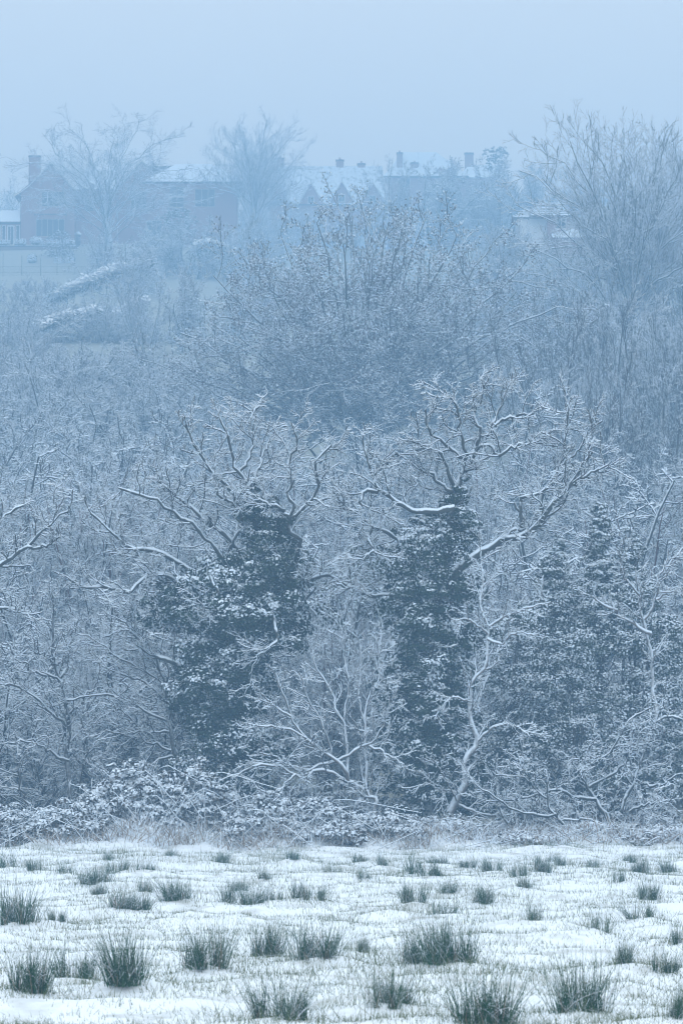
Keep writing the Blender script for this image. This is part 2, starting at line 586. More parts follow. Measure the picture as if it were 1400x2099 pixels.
def scrub_spec(h, ns, tw):
    return dict(stems=dict(n=ns, spread=0.9, h=h, npts=9, wig=0.16, trop=0.03, r0=0.07, r1=0.02, foot=0.35, hj=0.4), sides0=5, wood=1,
                levels=[dict(per=13, tr=(0.12, 1), length=0.38, ang=0.95, npts=6, wig=0.2, trop=0.0, rfac=0.6, rtip=tw * 1.3, rmax=0.035, flat=0.3),
                        dict(per=9, tr=(0.1, 1), length=0.45, ang=0.9, npts=4, wig=0.24, trop=0.0, rfac=0.7, rtip=tw, flat=0.3),
                        dict(per=8, tr=(0.1, 1), length=0.55, ang=0.8, npts=2, wig=0.25, trop=0.0, rfac=0.8, rtip=tw * 0.8, flat=0.3)])


def upright_spec(h, ns, tw):
    return dict(stems=dict(n=ns, spread=0.22, h=h, npts=10, wig=0.05, trop=0.06, r0=0.09, r1=0.015, foot=0.9, hj=0.3), sides0=5, wood=1,
                levels=[dict(per=16, tr=(0.2, 1), length=0.26, ang=0.55, npts=6, wig=0.09, trop=0.12, rfac=0.55, rtip=tw * 1.2, rmax=0.03),
                        dict(per=9, tr=(0.15, 1), length=0.42, ang=0.55, npts=4, wig=0.13, trop=0.09, rfac=0.7, rtip=tw),
                        dict(per=7, tr=(0.1, 1), length=0.5, ang=0.5, npts=2, wig=0.15, trop=0.07, rfac=0.8, rtip=tw * 0.8)])


def spread_spec(h, tw, ns=1, ang=0.75, wig=0.16, trop=0.05, sp=0.1, l1=0.55, l2=0.4, n1=17, r0=0.26, st=0.03):
    return dict(stems=dict(n=ns, spread=sp, h=h * 0.8, npts=11, wig=0.07, trop=st, r0=r0, r1=0.03, foot=0.1, hj=0.1), sides0=8, wood=2,
                levels=[dict(per=n1, tr=(0.2, 1), length=l1, ang=ang, npts=9, wig=wig, trop=trop, rfac=0.6, rtip=0.02, rmax=0.11, shrink=0.55, sides=5, snow=0.02),
                        dict(per=9, tr=(0.15, 1), length=l2, ang=0.75, npts=6, wig=wig, trop=trop, rfac=0.6, rtip=tw * 1.3, rmax=0.05, sides=4),
                        dict(per=8, tr=(0.12, 1), length=0.55, ang=0.75, npts=4, wig=wig + 0.03, trop=trop * 0.6, rfac=0.7, rtip=tw),
                        dict(per=5, tr=(0.1, 1), length=0.62, ang=0.7, npts=2, wig=wig + 0.04, trop=trop * 0.5, rfac=0.8, rtip=tw * 0.8)])


def make_dome(name, seed, h, w, tw, n_l, trop, wig, mat_wood, mat_twig):
    """round crowned tree: limbs reach out to a dome, twigs fill it"""
    r = np.random.default_rng(seed)
    root = put(name, None)
    L = []
    for i in range(n_l):
        u = (i + 0.5) / n_l
        ph, zz = i * 2.39996 + r.normal() * 0.2, 1 - 1.25 * u
        q = math.sqrt(max(0.0, 1 - zz * zz))
        e = np.array([math.cos(ph) * q * w / 2, math.sin(ph) * q * w / 2, h * 0.55 + zz * h * 0.42]) * r.uniform(0.82, 1.0)
        s0 = np.array([0, 0, h * r.uniform(0.12, 0.38)])
        mid = s0 * 0.5 + e * 0.5 + np.array([-e[0] * 0.12, -e[1] * 0.12, r.uniform(-0.02, 0.08) * h])
        L.append(resample([s0, mid, e * 0.93], 10) + r.normal(size=(10, 3)) * wig * np.linspace(0, 1, 10)[:, None])
    P = np.stack(L)
    R = np.linspace(0.04, 0.012, 10)[None].repeat(n_l, 0)
    g0, g1 = Geo(), Geo()
    g0.tubes(resample([(0, 0, -0.5), (0.1, 0, h * 0.15), (-0.1, 0.1, h * 0.3), (0, 0, h * 0.5)], 9)[None], np.linspace(0.3, 0.1, 9)[None], 8)
    g0.tubes(P, R, 5, 0.02)
    P, R = sprout(r, P, R, 11, (0.2, 1), 0.36, 0.7, 6, 0.1 + wig * 0.4, trop, 0.55, tw * 1.4, rmax=0.03)
    g0.tubes(P, R, 4, 0.012)
    P, R = sprout(r, P, R, 7, (0.1, 1), 0.5, 0.7, 4, 0.12 + wig * 0.4, trop * 0.7, 0.65, tw)
    g1.tubes(P, R, 3, 0.008)
    P, R = sprout(r, P, R, 5, (0.1, 1), 0.66, 0.65, 2, 0.14 + wig * 0.4, trop * 0.5, 0.8, tw * 0.8)
    g1.tubes(P, R, 3, 0.006)
    put('trunk', g0.mesh('trunk', mat_wood), root)
    put('crown', g1.mesh('crown', mat_twig), root, kind='stuff')
    root['proto_height'] = float(max(g0.top(), g1.top()))
    return root


PROTOS['thicket1'] = [make_tree('thicket_tree', 11, thicket_spec(8.5, 8, 0.010), M['bark_dark'], M['bark_back']), False]
PROTOS['thicket2'] = [make_tree('thicket_tree', 12, thicket_spec(7.5, 9, 0.010), M['bark_red'], M['bark_back']), False]
PROTOS['scrub1'] = [make_tree('scrub_tree', 21, scrub_spec(5.5, 8, 0.010), M['bark'], M['bark_back']), False]
PROTOS['scrub2'] = [make_tree('scrub_tree', 22, scrub_spec(5.0, 9, 0.010), M['bark_dark'], M['bark_back']), False]
PROTOS['upright1'] = [make_tree('upright_tree', 31, upright_spec(12, 7, 0.012), M['bark_dark'], M['bark_dark']), False]
PROTOS['upright2'] = [make_tree('upright_tree', 32, upright_spec(11, 8, 0.012), M['bark_dark'], M['bark_dark']), False]
PROTOS['spread1'] = [make_tree('spreading_tree', 41, spread_spec(12, 0.016), M['bark'], M['bark_back']), False]
PROTOS['fan1'] = [make_dome('fan_shaped_tree', 51, 12, 9.0, 0.0065, 40, 0.13, 0.10, M['bark_back'], M['bark_back']), False]
PROTOS['garden'] = [make_dome('garden_tree', 141, 12, 13, 0.0065, 28, 0.02, 0.2, M['bark_back'], M['bark_back']), False]

for _k, (_o, _u) in PROTOS.items():
    PROTO_H[_k] = _o['proto_height']
    del _o['proto_height']

# ------------------------------------------------------------------ the hillside thickets
ROWS = [
    # depth, px from, px to, spacing px, kinds, height m, label, group
    (101.5, -90, 330, 85, ['scrub1', 'scrub2'], (4.6, 6.2), 'dense snowy scrub tree at the field edge left of the ivy', 'scrub trees along the left field edge'),
    (104, -60, 380, 85, ['thicket1', 'scrub1'], (6.5, 8), 'many stemmed snowy tree behind the left field edge scrub', 'trees behind the left field edge'),
    (103, 1000, 1500, 90, ['scrub2', 'scrub1'], (3.6, 5.0), 'low tangled scrub tree at the field edge right of the ivy', 'scrub trees along the right field edge'),
    (104, 540, 830, 75, ['thicket1', 'thicket2'], (6.0, 7.5), 'slim stemmed snowy thicket tree between the two ivy trees', 'thicket trees between the ivy trees'),
    (110, -80, 1480, 110, ['thicket1', 'thicket2', 'scrub1'], (7.0, 9.0), 'bare snow dusted tree in the thicket just behind the ivy trees', 'thicket trees behind the ivy trees'),
    (117, -120, 420, 85, ['thicket2', 'thicket1'], (9.0, 10.5), 'reddish many stemmed thicket tree on the lower left slope', 'thin stemmed trees on the lower left slope'),
    (120, 420, 1480, 110, ['thicket1', 'scrub1', 'thicket2'], (8.5, 10.5), 'bare snow dusted tree on the slope behind the ivy trees', 'trees on the slope behind the ivy trees'),
    (129, -100, 380, 90, ['thicket1', 'scrub1'], (8.5, 10.5), 'snowy bare tree in the thicket above the lower left slope', 'thicket trees of the left slope'),
    (133, 360, 1480, 100, ['spread1', 'thicket1', 'scrub2', 'thicket2'], (9.0, 11.5), 'bare snowy tree of the belt below the big leafy oak', 'belt of trees below the oak'),
    (143, -120, 420, 85, ['scrub1', 'scrub2', 'thicket1'], (8.0, 10.0), 'pale frosted scrub tree halfway up the left slope', 'scrub halfway up the left slope'),
    (147, 420, 1120, 90, ['scrub1', 'thicket2', 'spread1'], (8.5, 11.0), 'pale frosted tree directly below the oak crown', 'trees directly below the oak crown'),
    (145, 1100, 1520, 85, ['upright1', 'upright2'], (11.5, 13), 'tall upright fine twigged tree on the lower right slope', 'upright trees on the lower right slope'),
    (157, -140, 440, 80, ['scrub2', 'scrub1'], (7.0, 9.0), 'hazy frosted scrub tree on the upper left slope', 'scrub on the upper left slope'),
    (161, 430, 1150, 95, ['scrub2', 'thicket1'], (6.5, 8.5), 'hazy frosted tree under the oak limbs', 'trees under the oak limbs'),
    (163, 1130, 1520, 75, ['upright2', 'upright1'], (11.5, 13.5), 'tall upright fine twigged tree halfway up the right slope', 'upright trees halfway up the right slope'),
    (172, -140, 440, 75, ['scrub1', 'scrub2'], (6.0, 8.0), 'hazy frosted bush below the garden hedges', 'frosted bushes below the garden hedges'),
    (172, 1120, 1520, 60, ['upright2', 'upright1'], (11.5, 13.5), 'tall dark upright tree in the right hand bank of trees', 'dark bank of upright trees'),
    (190, 1150, 1520, 55, ['upright1', 'upright2'], (11.0, 13.0), 'tall upright tree crowning the right hand bank', 'upright trees crowning the bank'),
    (180, 1160, 1520, 75, ['upright1', 'upright2'], (11, 13.5), 'tall hazy upright tree high on the right slope', 'upright trees high on the right slope'),
    (187, -140, 470, 70, ['scrub2', 'scrub1'], (5.5, 7.5), 'pale hazy bush on the slope under the diagonal garden hedge', 'pale bushes under the diagonal hedge'),
    (203, -140, 110, 60, ['scrub2', 'scrub1'], (4.5, 6.5), 'pale hazy bush below the lower short hedge', 'pale bushes below the lower hedge'),
    (203, 110, 470, 60, ['scrub2', 'scrub1', 'thicket1'], (4.5, 6.0), 'pale hazy shrub between lower short hedge and oak', 'pale shrubs between hedge and oak'),
    (198, 1020, 1500, 50, ['upright1', 'scrub2', 'thicket2'], (9.0, 11.5), 'hazy bare tree on the right slope below the tiled bungalow', 'trees below the tiled bungalow'),
    (212, -120, 330, 48, ['scrub1', 'thicket2', 'scrub2'], (2.8, 4.2), 'soft frosted shrub on the bank under the lower short hedge', 'frosted shrubs on the bank'),
    (194, -140, 430, 55, ['scrub1', 'scrub2'], (4.0, 5.5), 'frosted shrub on the slope two tiers under the hedges', 'shrubs two tiers under the hedges'),
    (207, -140, 360, 38, ['scrub2', 'scrub1'], (3.2, 4.4), 'frosted shrub one tier under the hedges', 'shrubs one tier under the hedges'),
    (226, -140, 330, 36, ['scrub1', 'scrub2'], (2.6, 3.6), 'faint frosted shrub on the bank between the two hedges', 'faint shrubs between the hedges'),
    (244, -140, 110, 36, ['scrub2', 'thicket2'], (1.8, 2.6), 'faint frosted shrub left of the upper hedge end', 'faint shrubs by the upper hedge'),
    (262, 175, 330, 36, ['scrub1', 'scrub2'], (1.6, 2.6), 'faint frosted shrub along the foot of the wire fence', 'faint shrubs at the fence foot'),
    (199, -140, 380, 42, ['scrub2', 'thicket1', 'scrub1'], (4.2, 5.8), 'frosted shrub in the band below the hedge bank', 'shrub band below the hedge bank'),
    (209.5, -140, 380, 38, ['scrub1', 'scrub2'], (2.6, 3.6), 'low frosted shrub on the ledge above the shrub band', 'low shrubs on the ledge'),
    (220, -120, 70, 45, ['scrub1'], (3.0, 4.5), 'pale hazy bush left of the diagonal garden hedge', 'bushes left of the diagonal hedge'),
    (232, -120, 330, 50, ['scrub1', 'scrub2'], (2.2, 3.4), 'small frosted bush on the bank around the diagonal hedge', 'small bushes round the diagonal hedge'),
    (252, -60, 330, 40, ['scrub2', 'scrub1'], (1.1, 1.9), 'small frosted bush under the terrace fence posts', 'small bushes under the terrace'),
    (243, 1090, 1290, 45, ['thicket1', 'thicket2'], (4.0, 5.5), 'faint slim tree against the bungalow walls', 'slim trees against the bungalow'),
    (222, 290, 560, 60, ['thicket1', 'thicket2', 'scrub1'], (6.0, 8.0), 'hazy bare tree between the diagonal hedge and the oak', 'trees between hedge and oak'),
    (222, 960, 1500, 60, ['thicket2', 'scrub1', 'thicket1'], (6.0, 8.0), 'faint hazy tree in front of the tiled bungalow', 'trees in front of the bungalow'),
    (238, 960, 1100, 50, ['thicket2', 'thicket1'], (6.0, 8.0), 'faint hazy tree left of the tiled bungalow', 'trees left of the bungalow'),
    (266, 200, 560, 55, ['thicket1', 'scrub2'], (5.0, 7.0), 'faint bare tree in the gardens below the hipped brick house', 'garden trees below the hipped house'),
    (280, 520, 780, 45, ['thicket2', 'thicket1'], (3.6, 5.0), 'faint misty tree in front of the long gabled roof', 'misty trees before the gabled roof'),
    (284, 780, 1180, 40, ['thicket2', 'thicket1', 'scrub1'], (7.6, 9.0), 'faint misty tree in front of the pale hipped roof', 'misty trees before the hipped roof'),
    (306, 430, 640, 55, ['thicket1', 'fan1'], (7.0, 9.0), 'faint tree filling the gap between the hipped house and the long roof', 'trees in the gap between houses'),
    (345, -60, 1120, 85, ['garden', 'fan1'], (8.0, 12.0), 'ghostly tree in the misty belt behind the houses', 'ghostly trees behind the houses'),
    (298, 960, 1500, 50, ['thicket1', 'fan1', 'thicket2'], (7.0, 10.0), 'faint misty tree on the ridge right of the houses', 'misty trees on the right ridge'),
]
rr = np.random.default_rng(99)
for d, a, b_, sp, kinds, sc, lab, grp in ROWS:
    px = a + rr.uniform(0, sp * 0.5)
    k = 0
    while px < b_:
        dd = dm(d) + rr.uniform(-2.2, 2.2)
        x = (px - 700) / F * dd
        place(kinds[k % len(kinds)], x, dd, rr.uniform(*sc) * dm(d) / d, rr.uniform(0, 6.28), f'{lab}, {ORD[k]} from left', 'tree', grp, sx=rr.uniform(0.9, 1.2))
        px += sp * rr.uniform(0.75, 1.25)
        k += 1

# ------------------------------------------------------------------ hero trees
def hero(name, base_px, d, limbs, levels, mats, seed, label, cat='tree', dj=0.5, npts=16, snow=0.055, sides=7, lean=0.0, jig=0.04):
    """limbs: (pixel polyline, radius px at start, at end[, depth offset at end]); grown twigs follow"""
    r = np.random.default_rng(seed)
    s = F / d
    b0 = at(base_px[0], base_px[1], d)
    root = put(name, None, loc=b0)
    g0, g1 = Geo(), Geo()
    Ps, Rs, roots = [], [], []
    for lb in limbs:
        pts, ra, rb = lb[0], lb[1] * 0.88 / s, lb[2] * 0.85 / s
        dz = lb[3] if len(lb) > 3 else r.normal() * dj
        d0 = lb[4] if len(lb) > 4 else 0.0
        W = np.array([at(px, py, d + d0 + (dz - d0) * (i / (len(pts) - 1))) for i, (px, py) in enumerate(pts)]) - b0
        P = resample(W, npts)
        P[1:] += r.normal(size=(npts - 1, 3)) * jig
        Ps.append(P)
        Rs.append(np.linspace(ra, rb, npts) * (1 + 0.12 * r.normal(size=npts)))
    P0, R0 = np.stack(Ps), np.stack(Rs)
    g0.tubes(P0, R0, sides, snow)
    P, R = P0, R0
    for li, lv in enumerate(levels):
        lv = dict(lv)
        dens = lv.pop('dens', None)
        sd = lv.pop('sides', 3)
        sn = lv.pop('snow', 0.016)
        if dens:
            lv['per'] = np.linalg.norm(np.diff(P, axis=1), axis=2).sum(1) * dens
        P, R = sprout(r, P, R, **lv)
        (g0 if li == 0 else g1).tubes(P, R, sd, sn)
    put('trunk', g0.mesh('trunk', mats[0]), root)
    put('crown', g1.mesh('crown', mats[1]), root, kind='stuff')
    tag(root, label, cat)
    return root


def clump_leaves(g, C, rc, r, per, size, up=0.55, out=None, dome=0.0):
    """leaf tufts: centres C, radius rc, `per` leaves each, biased outwards along out"""
    n_ = len(C)
    who = np.repeat(np.arange(n_), per)
    D = norm(r.normal(size=(len(who), 3)) + (out[who] * 0.9 if out is not None else 0) + np.array([0, 0, dome]))
    pos = C[who] + D * (rc[who] * r.uniform(0.72, 1.06, len(who)))[:, None] * np.array([1.15, 1.15, 0.7])
    N = D * 1.0 + np.array([0, 0, up]) + r.normal(size=D.shape) * 0.33
    g.leaves(pos, N, r.uniform(*size, len(who)), r)


def ivy_part(root, prof, d, n_clumps, per, seed, mat, size=(0.05, 0.09), depth=0.85, rc=(0.22, 0.5), name='ivy', rough=0.22, up=0.5, dome=0.35, edge=0.2):
    """ivy sleeve: prof rows (py, px left, px right); an inner fill of leaves and an outer coat of hanging tufts"""
    r = np.random.default_rng(seed)
    b0 = np.array(root.location)
    prof = np.array(prof, float)
    s = F / d
    g = Geo()
    for inner in (True, False):
        n_ = n_clumps // 2 if inner else n_clumps
        py = r.uniform(prof[0, 0], prof[-1, 0], n_ * 4)
        xl, xr = np.interp(py, prof[:, 0], prof[:, 1]), np.interp(py, prof[:, 0], prof[:, 2])
        w = xr - xl
        xl = xl + w * edge * 2 * vnoise(py / 45.0, py * 0 + 3, 1.0, seed + 5) + w * edge * vnoise(py / 17.0, py * 0 + 3, 1.0, seed + 7)
        xr = xr + w * edge * 2 * vnoise(py / 45.0, py * 0 + 8, 1.0, seed + 6) + w * edge * vnoise(py / 17.0, py * 0 + 8, 1.0, seed + 8)
        w = xr - xl
        keep = r.random(len(py)) < w / w.max() * 1.1 + 0.05
        py, xl, xr = py[keep][:n_], xl[keep][:n_], xr[keep][:n_]
        th = r.uniform(0, 2 * math.pi, len(py))
        rad = (xr - xl) / 2 / s
        lump = 1 + rough * 2 * (vnoise(th * 1.6 + 9, py / 38.0, 1.0, seed) + 0.6 * vnoise(th * 3.2, py / 16.0, 1.0, seed + 1))
        f = r.uniform(0.3, 0.7, len(py)) if inner else (0.55 + 0.55 * r.random(len(py)) ** 1.6) * lump
        cx = np.array([at(p, q, d)[0] for p, q in zip((xl + xr) / 2, py)])
        cz = np.array([at(700, q, d)[2] for q in py])
        out = np.stack([np.cos(th), np.sin(th) * depth, np.zeros_like(th)], 1)
        C = np.stack([cx, np.full_like(cx, d), cz], 1) + out * (rad * f)[:, None] - b0
        rcs = r.uniform(*rc, len(py)) ** 1.0 * np.clip(rad / 1.0, 0.28, 1.0) * (1.2 if inner else 1.0)
        clump_leaves(g, C, rcs, r, per, size, up=-0.1 if inner else up, out=out, dome=0 if inner else dome)
    return put(name, g.mesh(name, mat, False), root, kind='stuff')


TW = [dict(dens=2.5, tr=(0.3, 1), length=-1.45, ang=0.85, npts=8, wig=0.2, trop=0.06, rfac=0.45, rtip=0.016, rmax=0.045, sides=4, snow=0.03, shrink=0.3),
      dict(per=9, tr=(0.1, 1), length=0.5, ang=0.85, npts=5, wig=0.24, trop=0.04, rfac=0.6, rtip=0.012, sides=3, snow=0.022),
      dict(per=6, tr=(0.1, 1), length=0.52, ang=0.8, npts=2, wig=0.24, trop=0.02, rfac=0.75, rtip=0.009, snow=0.017)]

ivy_l = hero('ivy_clad_tree', (470, 1668), 99.5, [
    ([(470, 1668), (478, 1500), (490, 1350), (505, 1200), (520, 1080), (505, 1010)], 16, 5, 0.3),
    ([(510, 1150), (520, 1060), (498, 1045), (461, 992), (429, 961), (395, 905), (380, 870)], 6, 2.5, -0.8),
    ([(510, 1060), (503, 998), (490, 971), (482, 958), (474, 916), (455, 870), (450, 835)], 6, 2, -0.3),
    ([(490, 971), (508, 947), (519, 910), (510, 870), (530, 830)], 4.5, 2, 0.4),
    ([(505, 1010), (530, 960), (545, 920), (560, 880)], 4, 2, 0.7),
    ([(560, 1220), (614, 1125), (611, 1103), (596, 1085), (592, 1058), (614, 1051), (638, 1027), (654, 1000), (641, 963), (654, 940), (680, 913)], 7, 2.5, -0.9),
    ([(592, 1058), (606, 1037), (590, 1014), (601, 987), (588, 953), (611, 905), (600, 870)], 5, 2, -0.4, -0.4),
    ([(592, 1058), (575, 1044), (540, 1027), (511, 1025)], 4, 2, -1.2, -0.5),
    ([(520, 1150), (498, 1135), (456, 1096), (424, 1072), (395, 1045), (355, 1013), (325, 985)], 6.5, 2.5, -0.7),
    ([(480, 1180), (461, 1151), (437, 1117), (392, 1072), (350, 1043), (300, 1015), (245, 1000)], 5.5, 2, -1.2),
    ([(440, 1200), (397, 1172), (350, 1143), (320, 1130), (270, 1125), (240, 1100), (215, 1075), (185, 1050)], 6, 2.2, -0.4),
    ([(420, 1240), (370, 1205), (345, 1182), (310, 1180), (290, 1195), (260, 1215), (215, 1205), (175, 1205), (140, 1190)], 6, 2.2, -1.6),
    ([(410, 1235), (360, 1200), (320, 1165), (290, 1140), (255, 1135)], 6, 2.5, 0.4),
    ([(450, 1400), (405, 1385), (340, 1355), (300, 1335), (270, 1290), (255, 1260)], 7, 3, 0.3),
    ([(560, 1300), (596, 1238), (609, 1215), (633, 1191), (667, 1178), (710, 1195), (760, 1212)], 5.5, 2.2, -0.8),
    ([(470, 1130), (480, 1110), (495, 1060), (470, 1030), (445, 1010)], 4, 2, -1.5),
    ([(430, 1180), (445, 1215), (432, 1235), (442, 1250), (420, 1270), (400, 1290)], 4, 1.5, -2.1, -1.6),
    ([(560, 1260), (568, 1310), (550, 1330), (530, 1345), (510, 1380)], 4, 1.5, -2.2, -1.6),
], TW, (M['bark'], M['bark_frost']), 61, 'broad ivy covered tree with snow lined crooked limbs left of centre', dj=0.6)
ivy_part(ivy_l, [(985, 512, 525), (1010, 492, 540), (1060, 490, 585), (1110, 490, 590), (1135, 480, 592), (1155, 410, 630), (1190, 380, 655), (1240, 365, 635), (1300, 370, 600),
                 (1400, 378, 560), (1500, 392, 550), (1600, 412, 540), (1665, 440, 530)], 99.5, 580, 86, 62, M['ivy'], size=(0.032, 0.082), depth=0.75, rc=(0.22, 0.6), up=0.25, rough=0.36)

ivy_r = hero('ivy_clad_tree', (880, 1678), 98.5, [
    ([(880, 1678), (885, 1500), (892, 1300), (905, 1150), (930, 1040), (949, 977), (961, 946), (970, 931)], 17, 6, 0.2),
    ([(955, 965), (952, 940), (952, 909), (945, 870), (935, 830), (915, 800)], 5, 2, -0.6),
    ([(965, 938), (982, 915), (995, 906), (1010, 870), (1030, 820), (1040, 785)], 5.5, 2, 0.5),
    ([(970, 931), (985, 890), (975, 850), (990, 800), (985, 770)], 5, 2, -0.1),
    ([(957, 955), (946, 934), (921, 921), (909, 906), (880, 880), (870, 840)], 5, 2, -1.0),
    ([(985, 915), (1004, 912), (1018, 934), (1053, 920), (1084, 912), (1115, 905)], 4.5, 2, -0.9),
    ([(1010, 870), (1040, 860), (1070, 850), (1095, 850)], 3.5, 1.8, 0.2, 0.2),
    ([(935, 1020), (921, 1004), (896, 986), (872, 966), (855, 985), (845, 1010)], 5, 2, -0.9),
    ([(935, 1000), (918, 970), (912, 943), (896, 928), (866, 915), (840, 903), (820, 905)], 4.5, 2, -1.4),
    ([(905, 1220), (933, 1179), (958, 1152), (995, 1127), (1025, 1115), (1041, 1103), (1075, 1096), (1099, 1078), (1115, 1063), (1125, 1040), (1165, 1000), (1185, 960), (1215, 930)], 13, 3, -2.8, 0.0),
    ([(1099, 1078), (1107, 1050), (1110, 1020), (1130, 985), (1150, 955), (1157, 910), (1160, 860), (1162, 815)], 5.5, 2, -1.0, -1.2),
    ([(1041, 1103), (1053, 1087), (1075, 1086), (1068, 1050), (1053, 1032)], 5, 2.5, -1.2, -1.1),
    ([(1070, 1070), (1065, 1023), (1093, 1017), (1130, 998), (1160, 975)], 4, 2, -1.6, -1.2),
    ([(1150, 955), (1180, 930), (1210, 880), (1235, 865)], 3.5, 1.6, -1.4, -1.1),
    ([(1165, 1000), (1200, 975), (1235, 960), (1250, 945)], 3.5, 1.6, -1.9, -1.6),
    ([(932, 1041), (896, 1050), (875, 1053), (853, 1048), (817, 1035), (801, 1020), (777, 1004), (766, 974), (752, 937), (743, 905)], 6, 2.2, -1.5, -1.3),
    ([(880, 1130), (843, 1115), (817, 1106), (792, 1093), (761, 1078), (731, 1047), (700, 1041), (690, 1010)], 6, 2.2, -1.3),
    ([(777, 1004), (745, 1010), (738, 1030), (745, 1075)], 4, 2, -1.6, -1.4),
    ([(766, 974), (790, 950), (810, 930), (830, 940)], 3.5, 1.6, -1.0, -1.4),
    ([(761, 1078), (758, 1110), (765, 1130), (740, 1150)], 3.5, 1.6, -1.7, -1.3),
    ([(840, 1225), (761, 1219), (720, 1207), (690, 1200)], 5, 2, -1.0),
    ([(900, 1640), (860, 1640), (845, 1600), (820, 1560)], 5, 2, -1.2),
], TW, (M['bark'], M['bark_frost']), 63, 'tall ivy column tree with long snowy limb reaching right of centre', dj=0.5)
ivy_part(ivy_r, [(968, 945, 962), (1000, 920, 965), (1040, 890, 965), (1080, 840, 962), (1110, 820, 960), (1180, 785, 965), (1240, 785, 965), (1300, 795, 960), (1400, 800, 968), (1500, 800, 968),
                 (1600, 800, 965), (1675, 810, 950)], 98.5, 540, 80, 64, M['ivy'], size=(0.032, 0.078), depth=0.85, rc=(0.2, 0.48), up=0.2, rough=0.32)

TWF = [dict(dens=3.4, tr=(0.2, 1), length=-1.1, ang=0.75, npts=7, wig=0.16, trop=0.05, rfac=0.5, rtip=0.013, rmax=0.03, sides=4, snow=0.024, shrink=0.3),
       dict(per=6, tr=(0.12, 1), length=0.5, ang=0.75, npts=5, wig=0.2, trop=0.02, rfac=0.7, rtip=0.011, snow=0.018),
       dict(per=4, tr=(0.1, 1), length=0.5, ang=0.7, npts=2, wig=0.2, trop=0.0, rfac=0.8, rtip=0.010, snow=0.016)]
hero('young_field_edge_tree', (765, 1668), 96.5, [
    ([(768, 1668), (772, 1643), (760, 1633), (747, 1620), (726, 1608), (713, 1602)], 5.5, 5, 0),
    ([(732, 1650), (744, 1625), (750, 1614)], 5, 4.5, 0),
    ([(713, 1604), (713, 1588), (691, 1561), (670, 1546), (628, 1514), (596, 1469), (578, 1413), (560, 1380)], 5, 1.5, -0.8),
    ([(677, 1550), (676, 1524), (662, 1490), (649, 1464), (630, 1430), (615, 1380)], 3, 1.3, -0.3),
    ([(713, 1595), (715, 1570), (710, 1519), (705, 1482), (691, 1461), (681, 1419), (649, 1371), (640, 1330)], 4, 1.3, 0.4),
    ([(750, 1614), (751, 1575), (747, 1482), (760, 1416), (776, 1390), (776, 1350), (785, 1300)], 4, 1.3, 0.5),
    ([(705, 1482), (713, 1420), (713, 1398), (707, 1350), (695, 1260)], 3, 1.2, 0.5, 0.4),
    ([(713, 1604), (691, 1590), (649, 1580), (631, 1596), (607, 1588), (559, 1569), (520, 1570), (480, 1593)], 4.5, 1.4, -1.6),
    ([(691, 1561), (660, 1567), (639, 1577), (612, 1582), (575, 1560), (530, 1540)], 3.5, 1.3, -1.0),
    ([(691, 1561), (718, 1548), (742, 1527), (757, 1530), (784, 1493), (792, 1464), (800, 1430)], 3.5, 1.3, -0.5),
    ([(757, 1530), (790, 1545), (830, 1570)], 2.2, 1.2, -1.0, -0.4),
    ([(747, 1482), (735, 1430), (740, 1370), (735, 1310)], 2.8, 1.2, 0.7, 0.4),
    ([(628, 1514), (590, 1495), (550, 1490), (510, 1485)], 2.6, 1.2, -1.4, -0.6),
    ([(596, 1469), (560, 1445), (530, 1420)], 2.4, 1.2, -1.2, -0.7),
    ([(607, 1588), (570, 1620), (530, 1640)], 2.2, 1.2, -1.8, -1.3),
], TWF, (M['bark_pale'], M['bark_frost']), 65, 'young many stemmed pale tree spreading low between the two ivy trees', npts=14, snow=0.03, sides=6, jig=0.025)

hero('curved_stem_tree', (925, 1664), 96.8, [
    ([(922, 1668), (944, 1625), (956, 1598), (948, 1570), (964, 1543), (980, 1519), (964, 1480), (964, 1429), (968, 1393), (988, 1377), (998, 1358), (1000, 1325), (1002, 1285)], 9, 3.5, 0.1),
    ([(980, 1519), (1007, 1495), (1027, 1486), (1058, 1491), (1085, 1510)], 3.8, 1.4, -0.7),
    ([(1002, 1285), (1040, 1262), (1090, 1245), (1130, 1235)], 3.2, 1.3, -0.5),
    ([(1002, 1285), (985, 1240), (990, 1190), (985, 1130)], 3.2, 1.3, 0.3),
    ([(1000, 1300), (960, 1270), (930, 1275)], 2.6, 1.2, -0.6),
    ([(1000, 1310), (1030, 1320), (1050, 1300), (1090, 1300)], 3, 1.2, -1.0),
    ([(966, 1440), (930, 1430), (905, 1450), (890, 1475)], 2.2, 1.1, -1.0),
    ([(940, 1655), (915, 1600), (885, 1555)], 2.2, 1.1, -0.9),
    ([(944, 1625), (905, 1620), (870, 1605)], 1.8, 1.1, -0.9),
    ([(940, 1650), (990, 1670), (1040, 1672)], 3, 1.5, -0.7),
], TWF, (M['bark_pale'], M['bark_frost']), 67, 'slender tree with snaking snow plastered stem right of the ivy column', npts=20, snow=0.03, sides=7, jig=0.015)

